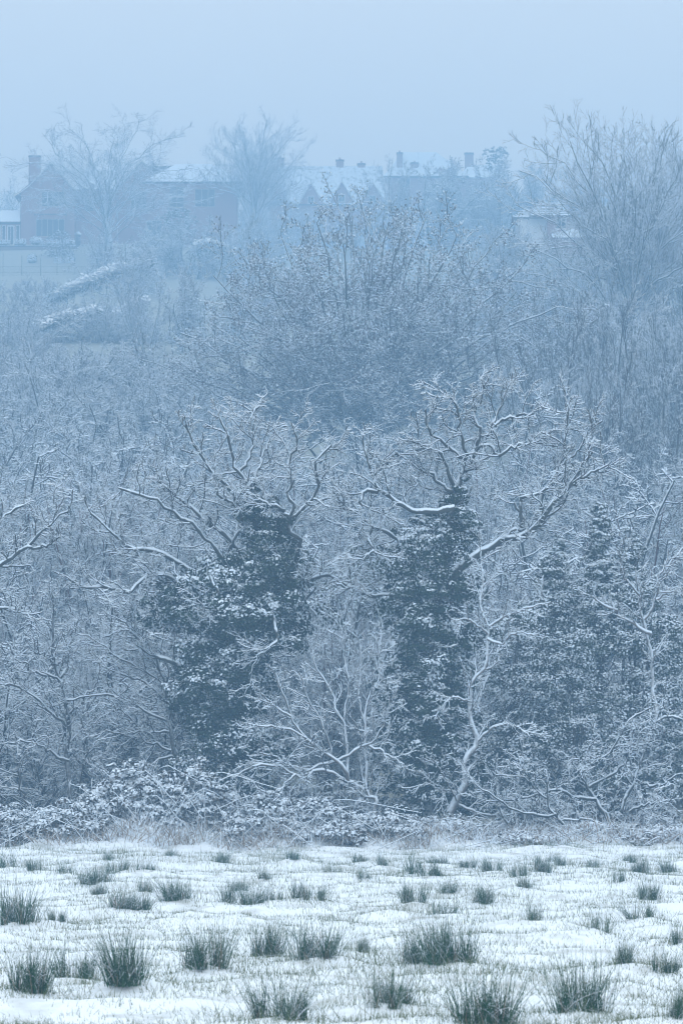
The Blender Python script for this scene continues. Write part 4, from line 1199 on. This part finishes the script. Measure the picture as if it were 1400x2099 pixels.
Shape().box(X(1062), X(1250), 1.4, 8, 0, Z(441)).build('wall', M['white'], h5)
tiled_hip(h5, X(1050), X(1130), 1.0, 8, Z(441), X(1082), X(1096), Z(424))
tiled_hip(h5, X(1085), X(1180), -0.6, 7.6, Z(440.5), X(1112), X(1148), Z(415))
Shape().box(X(1122), X(1168), 0.2, 1.35, 0, Z(443)).build('front_wall', M['brick'], h5)
tiled_hip(h5, X(1190), X(1268), 0.6, 8, Z(446), X(1206), X(1240), Z(413))
window(h5, X(1142), X(1160), Z(466), Z(446), 0.2, 2, 'white', fw=0.08)
window(h5, X(1200), X(1225), Z(470), Z(452), 1.4, 3, 'white', fw=0.08)
Shape().add([(X(1130), -3.2, Z(492)), (X(1255), -3.2, Z(492)), (X(1255), 0.1, Z(466)), (X(1170), 0.1, Z(466)), (X(1130), 0.1, Z(478)), (X(1130), -3.2, Z(494)), (X(1255), -3.2, Z(494))],
            [(0, 1, 2, 3), (0, 3, 4), (5, 6, 1, 0)]).build('lean_to_roof', M['tile'], h5)
Shape().box(X(1133), X(1252), -2.9, 0.05, -2, Z(494)).build('lean_to_wall', M['brick'], h5)
tag(h5, 'low house with snow striped tiled hip roofs among bare trees at right', 'house')

# ------------------------------------------------------------------ garden of the left house
b, s, X, Z = house_frame(80, 523, 281)
gw = put('garden_wall', None, loc=b)
Shape().box(X(-60), X(160), 0, 0.35, -1.5, Z(505)).build('wall', M['wallcap'], gw)
Shape().box(X(-60), X(161), -0.06, 0.41, Z(505), Z(502.5)).build('coping', M['slate'], gw)
tag(gw, 'low garden wall with snowy coping below the gabled house', 'wall')

TOP = [(-3, 20, 492, 502, 'clipped'), (30, 54, 490, 502, 'clipped'), (60, 87, 484, 502, 'ball'), (86, 118, 490, 502, 'clipped'), (120, 153, 489, 502, 'clipped'),
       (55, 76, 519, 540, 'ball'), (110, 132, 525, 548, 'ball'), (132, 154, 520, 548, 'ball')]
TL = ['square clipped hedge block at the left end of the garden wall', 'small rounded clipped bush left of the big ball on the garden wall', 'large snow capped ball bush on the garden wall', 'low clipped hedge block right of the big ball bush',
      'right hand clipped hedge block on the garden wall', 'snow domed bush below the middle of the garden wall', 'left one of the paired snow domes beside the wire fence', 'right one of the paired snow domes beside the wire fence']
for i, ((x0, x1, y0, y1, kind), lab) in enumerate(zip(TOP, TL)):
    d = dm(281.9 if y1 < 510 else 277.5)
    r = np.random.default_rng(200 + i)
    s = F / d
    c0 = at((x0 + x1) / 2, y1, d)
    w, h = (x1 - x0) / 2 / s, (y1 - y0) / s
    nL = 900
    D = norm(r.normal(size=(nL, 3)))
    if kind == 'ball':
        pos = D * np.array([w, w, h * 0.52]) + np.array([0, 0, h * 0.5])
    else:
        q = D / np.abs(D).max(1, keepdims=True)
        q = 0.75 * q + 0.25 * D
        pos = q * np.array([w, w * 0.8, h * 0.52]) + np.array([0, 0, h * 0.5])
    g = Geo()
    g.leaves(pos * (1 + 0.06 * r.normal(size=(nL, 1))), D + np.array([0, 0, 0.45]), r.uniform(0.09, 0.17, nL), r, 0.8)
    put('topiary_bush', g.mesh('topiary_bush', M['hedge'], False), loc=c0, label=lab, cat='bush', group='clipped garden bushes')

b, s, X, Z = house_frame(160, 503, 280.4)
ln = put('garden_lantern', None, loc=b)
Shape().box(X(155), X(165), -0.25, 0.25, 0, Z(480)).build('body', M['dark'], ln)
V = [(X(151.5), -0.4, Z(480)), (X(168), -0.4, Z(480)), (X(168), 0.4, Z(480)), (X(151.5), 0.4, Z(480)), (X(159.7), 0, Z(470))]
Shape().add(V, [(0, 1, 4), (1, 2, 4), (2, 3, 4), (3, 0, 4), (3, 2, 1, 0)]).build('snowy_cap', M['slate'], ln)
tag(ln, 'small dark garden hut with pointed snowy cap right of the house wall', 'garden hut')

b, s, X, Z = house_frame(83, 590, 268)
fn = put('wire_fence', None, loc=b)
for xx, y0, y1 in ((5, 515, 592), (44, 522, 592), (83, 527, 596), (117, 527, 600), (153, 528, 604), (190, 530, 606)):
    Shape().box(X(xx) - 0.045, X(xx) + 0.045, -0.045, 0.045, Z(y1), Z(y0)).build('post', M['green_metal'], fn)
for zz in (545, 557, 571, 583):
    Shape().box(X(-30), X(192), -0.06, -0.048, Z(zz) - 0.02, Z(zz) + 0.02).build('wire', M['slate'], fn)
# mesh of the fence
ms = Shape()
for i in range(110):
    xx = X(-30) + i * (X(192) - X(-30)) / 109
    ms.box(xx - 0.008, xx + 0.008, 0.048, 0.06, Z(590), Z(545))
ms.build('mesh_wires', M['green_metal'], fn, kind='stuff')
tag(fn, 'green wire fence with slim posts on the terrace at left', 'fence')


def hedge(name, line, d0, d1, wid, hgt, seed, label, n_leaf=9000):
    """snow topped hedge along a pixel line"""
    d0, d1 = dm(d0), dm(d1)
    r = np.random.default_rng(seed)
    pts = np.array([at(px, py, d0 + (d1 - d0) * i / (len(line) - 1)) for i, (px, py) in enumerate(line)])
    P = resample(pts, 40)
    b0 = P[0].copy()
    t_ = r.random(n_leaf) * 38.99
    i = t_.astype(int)
    f = (t_ - i)[:, None]
    C = P[i] * (1 - f) + P[i + 1] * f - b0
    a = r.uniform(0, 2 * math.pi, n_leaf)
    lump = 1 + 1.3 * vnoise(t_, a * 2, 1.3, seed) + 0.8 * vnoise(t_ * 3, a * 3, 1.0, seed + 3)
    off = np.stack([np.cos(a) * wid * 0.4, np.cos(a) * wid, np.clip(np.sin(a), -0.9, 1) * hgt], 1) * lump[:, None] * r.uniform(0.85, 1.05, (n_leaf, 1))
    N = np.stack([np.cos(a) * 0.4, np.cos(a), np.sin(a) + 0.5], 1) + r.normal(size=(n_leaf, 3)) * 0.4
    g = Geo()
    g.leaves(C + off - np.array([0, 0, hgt]), N, r.uniform(0.10, 0.22, n_leaf), r, 0.8)
    root = put(name, None, loc=b0, label=label, cat='hedge')
    put('foliage', g.mesh('foliage', M['hedge'], False), root, kind='stuff')
    n_s = int(n_leaf * 0.22)
    t_ = r.random(n_s) * 38.99
    i = t_.astype(int)
    f = (t_ - i)[:, None]
    C = P[i] * (1 - f) + P[i + 1] * f - b0
    ok = vnoise(t_, t_ * 0, 2.2, seed + 9) + r.normal(0, 0.12, n_s) > -0.16
    C = C + np.stack([r.normal(0, 0.5, n_s), r.normal(-0.5, wid * 0.5, n_s), r.normal(-0.1, hgt * 0.28, n_s)], 1)
    C, n_s = C[ok], int(ok.sum())
    gc = Geo()
    gc.leaves(C, np.array([0, -0.35, 1.0]) + r.normal(size=(n_s, 3)) * 0.3, r.uniform(0.16, 0.42, n_s), r, 0.7)
    put('snow_cover', gc.mesh('snow_cover', M['snow'], False), root, kind='stuff')


hedge('snowy_hedge', [(88, 612), (140, 588), (190, 566), (240, 545), (310, 532)], 240, 246, 1.6, 0.95, 221, 'long snow topped hedge climbing diagonally below the wire fence')
hedge('snowy_hedge', [(70, 672), (110, 650), (150, 640), (200, 630)], 224, 228, 1.3, 0.7, 223, 'lower short snow topped hedge under the diagonal hedge', 5000)
hedge('snowy_hedge', [(215, 660), (260, 625), (300, 610)], 230, 234, 1.0, 0.8, 225, 'small snowy bank right of the lower short hedge', 3000)
hedge('snowy_hedge', [(395, 505), (420, 492), (450, 500), (470, 512)], 256, 258, 1.0, 1.0, 227, 'snow domed hedge left of the oak top', 3000)

# ------------------------------------------------------------------ brambles and dead grass at the field edge
BR = [(40, 1745, 95, 80, 95.0, 'low snow loaded bramble heap at the far left field edge'), (150, 1745, 100, 92, 94.8, 'snow loaded bramble heap left of the tallest mound'),
      (262, 1748, 120, 152, 95.6, 'tallest snow loaded bramble mound below the dark stemmed tree'), (400, 1745, 120, 150, 96.0, 'dark leaved bramble mound leaning on the broad ivy tree'),
      (545, 1745, 90, 100, 94.8, 'bramble heap with arching stems below the broad ivy tree'), (660, 1746, 95, 85, 94.6, 'snow loaded bramble heap at the foot of the young pale tree'),
      (790, 1742, 90, 68, 94.8, 'low bramble heap at the foot of the tall ivy column'), (930, 1735, 85, 58, 95.6, 'low bramble tangle at the foot of the curved stem'),
      (1062, 1738, 60, 30, 94.6, 'flat bramble tangle between curved stem and leaning scrub tree'), (1195, 1742, 75, 44, 95.8, 'flat bramble tangle under the contorted willow'), (1345, 1742, 90, 36, 94.8, 'flat bramble tangle at the right field edge'),
      (690, 1700, 80, 115, 98.6, 'dark undergrowth behind the foot of the young pale tree'), (610, 1700, 70, 120, 99.0, 'dark undergrowth beside the foot of the broad ivy tree'), (770, 1700, 50, 90, 99.2, 'dark undergrowth between young pale tree and ivy column'),
      (1110, 1700, 90, 100, 98.8, 'dark undergrowth behind the leaning scrub tree'), (1290, 1700, 100, 110, 98.8, 'dark undergrowth behind the contorted willow')]
for i, (px, py, wpx, hpx, d, lab) in enumerate(BR):
    r = np.random.default_rng(300 + i)
    s = F / d
    b0 = at(px, py, d)
    b0[2] = 0.0
    w, h = wpx / s, hpx / s
    root = put('bramble_bush', None, loc=b0)
    nC = int(120 * (w * h) / 2.2) + 50
    u = r.uniform(-1, 1, nC)
    v = r.uniform(-1, 1, nC)
    hh = h * np.sqrt(np.clip(1 - u ** 2, 0, 1)) * (1 + 0.5 * vnoise(u * 4 + 7 * i, v * 3, 1.0, 40 + i)) * np.sqrt(np.clip(1 - 0.8 * v ** 2, 0, 1))
    C = np.stack([u * w, v * (1.3 if d < 98 else 0.6), hh * np.sqrt(r.uniform(0.12, 1, nC))], 1)
    out = norm(np.stack([u * 0.5, v - 0.2, np.full(nC, 0.6)], 1))
    g = Geo()
    clump_leaves(g, C, r.uniform(0.14, 0.34, nC), r, 34, (0.045, 0.085), up=0.2, out=out, dome=0.4)
    put('leaves', g.mesh('leaves', M['bramble'], False), root, kind='stuff')
    nS = 46
    a0 = np.stack([r.uniform(-w, w, nS), r.uniform(-1.2, 0.8, nS), np.full(nS, -0.05)], 1)
    pk = a0 + np.stack([r.normal(0, 0.5, nS), r.normal(-0.2, 0.4, nS), r.uniform(0.6, 1.15, nS) * h * np.sqrt(np.clip(1.05 - (a0[:, 0] / w) ** 2, 0.1, 1))], 1)
    en = pk + np.stack([r.normal(0, 0.8, nS), r.normal(-0.5, 0.4, nS), -r.uniform(0.1, 0.6, nS) * h], 1)
    PS = np.stack([resample(np.stack([a0[k], pk[k], en[k]]), 9) for k in range(nS)])
    RS = np.linspace(0.014, 0.008, 9)[None].repeat(nS, 0)
    g = Geo()
    g.tubes(PS, RS, 4, 0.015)
    C2, R2 = sprout(r, PS, RS, 9, (0.2, 1), -0.35, 0.9, 4, 0.25, 0.0, 0.7, 0.006)
    g.tubes(C2, R2, 3, 0.01)
    put('stems', g.mesh('stems', M['bark_frost']), root, kind='stuff')
    tag(root, lab, 'bramble', 'brambles along the field edge')

r = np.random.default_rng(400)


def blades(n_, x, y, h, lean, w, seg, r, mat, name, z=None, **kw):
    a = r.uniform(0, 2 * math.pi, n_)
    z = field_z(x, y) if z is None else z
    P0 = np.stack([x, y, z - 0.02], 1)
    ln_ = r.normal(0, lean, n_)
    D = np.stack([np.cos(a) * ln_, np.sin(a) * ln_, np.ones(n_)], 1)
    t_ = np.linspace(0, 1, seg + 1)
    droop = r.uniform(0, 1, n_) * lean * 0.9
    P = P0[:, None, :] + D[:, None, :] * (t_[None, :] * h[:, None])[:, :, None]
    P[:, :, 0] += (np.cos(a) * droop * h)[:, None] * t_[None] ** 2
    P[:, :, 1] += (np.sin(a) * droop * h)[:, None] * t_[None] ** 2
    P[:, :, 2] -= (droop * h * 0.5)[:, None] * t_[None] ** 2
    R = w[:, None] * np.clip(1.02 - t_[None] ** 1.6, 0.0, 1) * 1.4
    b_ = r.uniform(-0.9, 0.9, n_)
    sd = np.stack([np.cos(b_), np.sin(b_), np.zeros(n_)], 1)[:, None, :] * R[:, :, None]
    V = np.stack([P - sd, P + sd], 2)
    base = np.arange(n_)[:, None] * (seg + 1) * 2 + np.arange(seg)[None, :] * 2
    if seg == 1:
        V = np.concatenate([V[:, 0], P[:, 1:2]], 1)
        Fq = np.arange(n_ * 3).reshape(-1, 3)
    else:
        Fq = np.stack([base, base + 1, base + 3, base + 2], -1).reshape(-1, 4)
    return put(name, mesh_np(name, V.reshape(-1, 3), Fq, mat), **kw)


n_ = 15000
x = r.uniform(-15, 15, n_)
y = 93.0 + r.random(n_) * 4.0 + vnoise(x, x * 0, 2.2, 9) * 1.6
keep = vnoise(x, y, 0.8, 11) + r.random(n_) * 0.6 > 0.05
x, y = x[keep], y[keep]
hh = r.uniform(0.25, 0.85, len(x)) * (1 + 0.8 * vnoise(x, y, 1.7, 12))
blades(len(x), x, y, hh, 1.3, r.uniform(0.006, 0.012, len(x)), 2, r, M['straw'], 'dead_grass', kind='stuff', label='pale dead grass and stalks dusted with snow along the field edge')

n_ = 165000
y = 31 + 64 * r.random(n_) ** 1.25
x = r.uniform(-1, 1, n_) * (y * 0.125 + 2.5)
patch = vnoise(x, y, 1.6, 21) + 0.8 * vnoise(x, y, 0.5, 22) + 0.25 * vnoise(x, y, 5.0, 23)
keep = patch + r.random(n_) * 0.8 > 0.28
x, y = x[keep], y[keep]
hx = [r.uniform(0.05, 0.14, len(x)) * (1.1 + 1.5 * np.clip(vnoise(x, y, 1.3, 27), 0, 1) + np.clip((y - 70) / 20, 0, 1) * np.clip(vnoise(x, y, 2.1, 28) * 5, 0, 1.6))]
for p, q in zip(RUSH_POS, RUSH):                      # looser grass straggling round every tussock
    m_ = 50 + q[2] // 2
    w_ = q[2] / (F / p[1])
    x = np.concatenate([x, p[0] + r.normal(0, w_ * 0.75, m_)])
    y = np.concatenate([y, p[1] + r.normal(0, 0.45, m_)])
    hx.append(r.uniform(0.10, 0.42, m_))
hx = np.concatenate(hx)
blades(len(x), x, y, hx, 0.6, r.uniform(0.0022, 0.0045, len(x)), 1, r, M['grass'], 'grass', kind='stuff', label='short green grass poking up through the snow')

# ------------------------------------------------------------------ rush tussocks
def make_rush(seed, n_b, sub, spread, asp):
    r = np.random.default_rng(seed)
    root = put('rush_tussock', None)
    ca, cq = r.uniform(0, 2 * math.pi, sub), np.sqrt(r.random(sub)) * 0.36
    ccx, ccy, cch = np.cos(ca) * cq, np.sin(ca) * cq * asp, r.uniform(0.5, 1.0, sub)
    tilt = r.normal(0, 0.12, (sub, 2))
    for nm, cnt, lean, mat in (('blades', n_b, spread, M['rush']), ('bent_blades', n_b // 6, spread * 2.4, M['straw'])):
        k = r.integers(0, sub, cnt)
        a, q = r.uniform(0, 2 * math.pi, cnt), np.abs(r.normal(0, 0.6, cnt))
        x, y = ccx[k] + np.cos(a) * q * 0.12, ccy[k] + np.sin(a) * q * 0.12
        h = r.beta(1.6, 1.7, cnt) * cch[k] * 1.08 + 0.06
        seg = 5
        t_ = np.linspace(0, 1, seg + 1)
        ox = x * 0.25 + tilt[k, 0] + np.cos(a) * q * lean * 0.5 + r.normal(0, lean * 0.6, cnt)
        oy = y * 0.25 + tilt[k, 1] + np.sin(a) * q * lean * 0.5 + r.normal(0, lean * 0.6, cnt)
        cv = r.uniform(0.0, 1.0, cnt) ** 2 * (1.8 if nm != 'blades' else 1.3)
        brk = (r.random(cnt) < 0.12) * r.uniform(0.5, 0.8, cnt)           # some stems are kinked over
        P = np.zeros((cnt, seg + 1, 3))
        P[:, :, 0] = x[:, None] + ox[:, None] * h[:, None] * (t_ + cv[:, None] * t_ ** 2)
        P[:, :, 1] = y[:, None] + oy[:, None] * h[:, None] * (t_ + cv[:, None] * t_ ** 2)
        P[:, :, 2] = -0.05 + h[:, None] * (t_ - 0.4 * (cv * np.hypot(ox, oy))[:, None] * t_ ** 2)
        over = np.where(brk > 0, 1, 0)[:, None] * np.clip(t_[None] - brk[:, None], 0, 1)
        P[:, :, 2] -= over * h[:, None] * 1.7
        P[:, :, 0] += over * (np.cos(a) * h)[:, None] * 1.1
        P[:, :, 2] = np.maximum(P[:, :, 2], -0.05)
        R = r.uniform(0.0030, 0.0056, cnt)[:, None] * np.clip(1.05 - t_ ** 2, 0.12, 1)
        g = Geo()
        g.tubes(P, R, 3, 0)
        put(nm, g.mesh(nm, mat), root, kind='stuff')
    return root


RP = [[make_rush(500 + i, *a), False] for i, a in enumerate(((190, 4, 0.16, 1), (240, 7, 0.2, 0.6), (420, 12, 0.2, 0.7), (130, 3, 0.14, 1), (290, 8, 0.16, 0.6), (170, 5, 0.26, 0.8), (380, 14, 0.18, 0.6), (210, 5, 0.12, 0.9), (150, 6, 0.22, 0.5), (330, 9, 0.22, 0.8)))]
rows = [(2060, 3000, 'front row'), (1950, 2060, 'second row'), (1840, 1950, 'third row'), (1795, 1840, 'fourth row'), (0, 1795, 'hindmost row')]
for lo, hi, rn in rows:
    mem = sorted([k for k, q in enumerate(RUSH) if lo <= q[1] < hi], key=lambda k: RUSH[k][0])
    for j, k in enumerate(mem):
        px, py, wp, hp = RUSH[k]
        p = RUSH_POS[k]
        s = F / p[1]
        pr = RP[(k * 3 + j) % 10] if wp < 85 else RP[(2, 6, 4, 9)[(j + k) % 4]]
        o = copy_tree(pr[0]) if pr[1] else pr[0]
        pr[1] = True
        o.location = (p[0], p[1], float(field_z(p[0], p[1])))
        o.rotation_euler = (0, 0, rr.uniform(0, 6.28))
        hz, wz = hp / s * 1.15, wp / s / 0.85
        o.scale = (wz, wz, hz)
        sz = 'large dark' if wp >= 100 else ('mid sized dark' if wp >= 60 else 'small dark')
        tag(o, f'{sz} green rush tussock in snow, {ORD[j]} from left in the {rn}', 'rush tussock', 'rush tussocks on the snowy field')

# ------------------------------------------------------------------ haze: one even box of cold mist round everything
hz = Shape().box(-510, 510, -80, 1450, -1.6, 188).build('haze', None, kind='stuff', label='cold even mist lying over the whole hillside')
hm = bpy.data.materials.new('mist')
hm.use_nodes = True
hn, hlk = hm.node_tree.nodes, hm.node_tree.links
hn.clear()
ho = hn.new('ShaderNodeOutputMaterial')
pv = hn.new('ShaderNodeVolumePrincipled')
pv.inputs['Color'].default_value = (0.365, 0.635, 0.935, 1)
pv.inputs['Density'].default_value = 0.0020 / U
pv.inputs['Anisotropy'].default_value = 0.0
hlk.new(pv.outputs[0], ho.inputs['Volume'])
hz.data.materials.append(hm)

for key, (o, used) in PROTOS.items():
    if not used:
        for ch in list(o.children):
            bpy.data.objects.remove(ch)
        bpy.data.objects.remove(o)

# ------------------------------------------------------------------ layout units -> metres
for o in list(COL.objects):
    if o.parent is None and o.type not in ('CAMERA', 'LIGHT'):
        o.location = o.location * U
        o.scale = o.scale * U
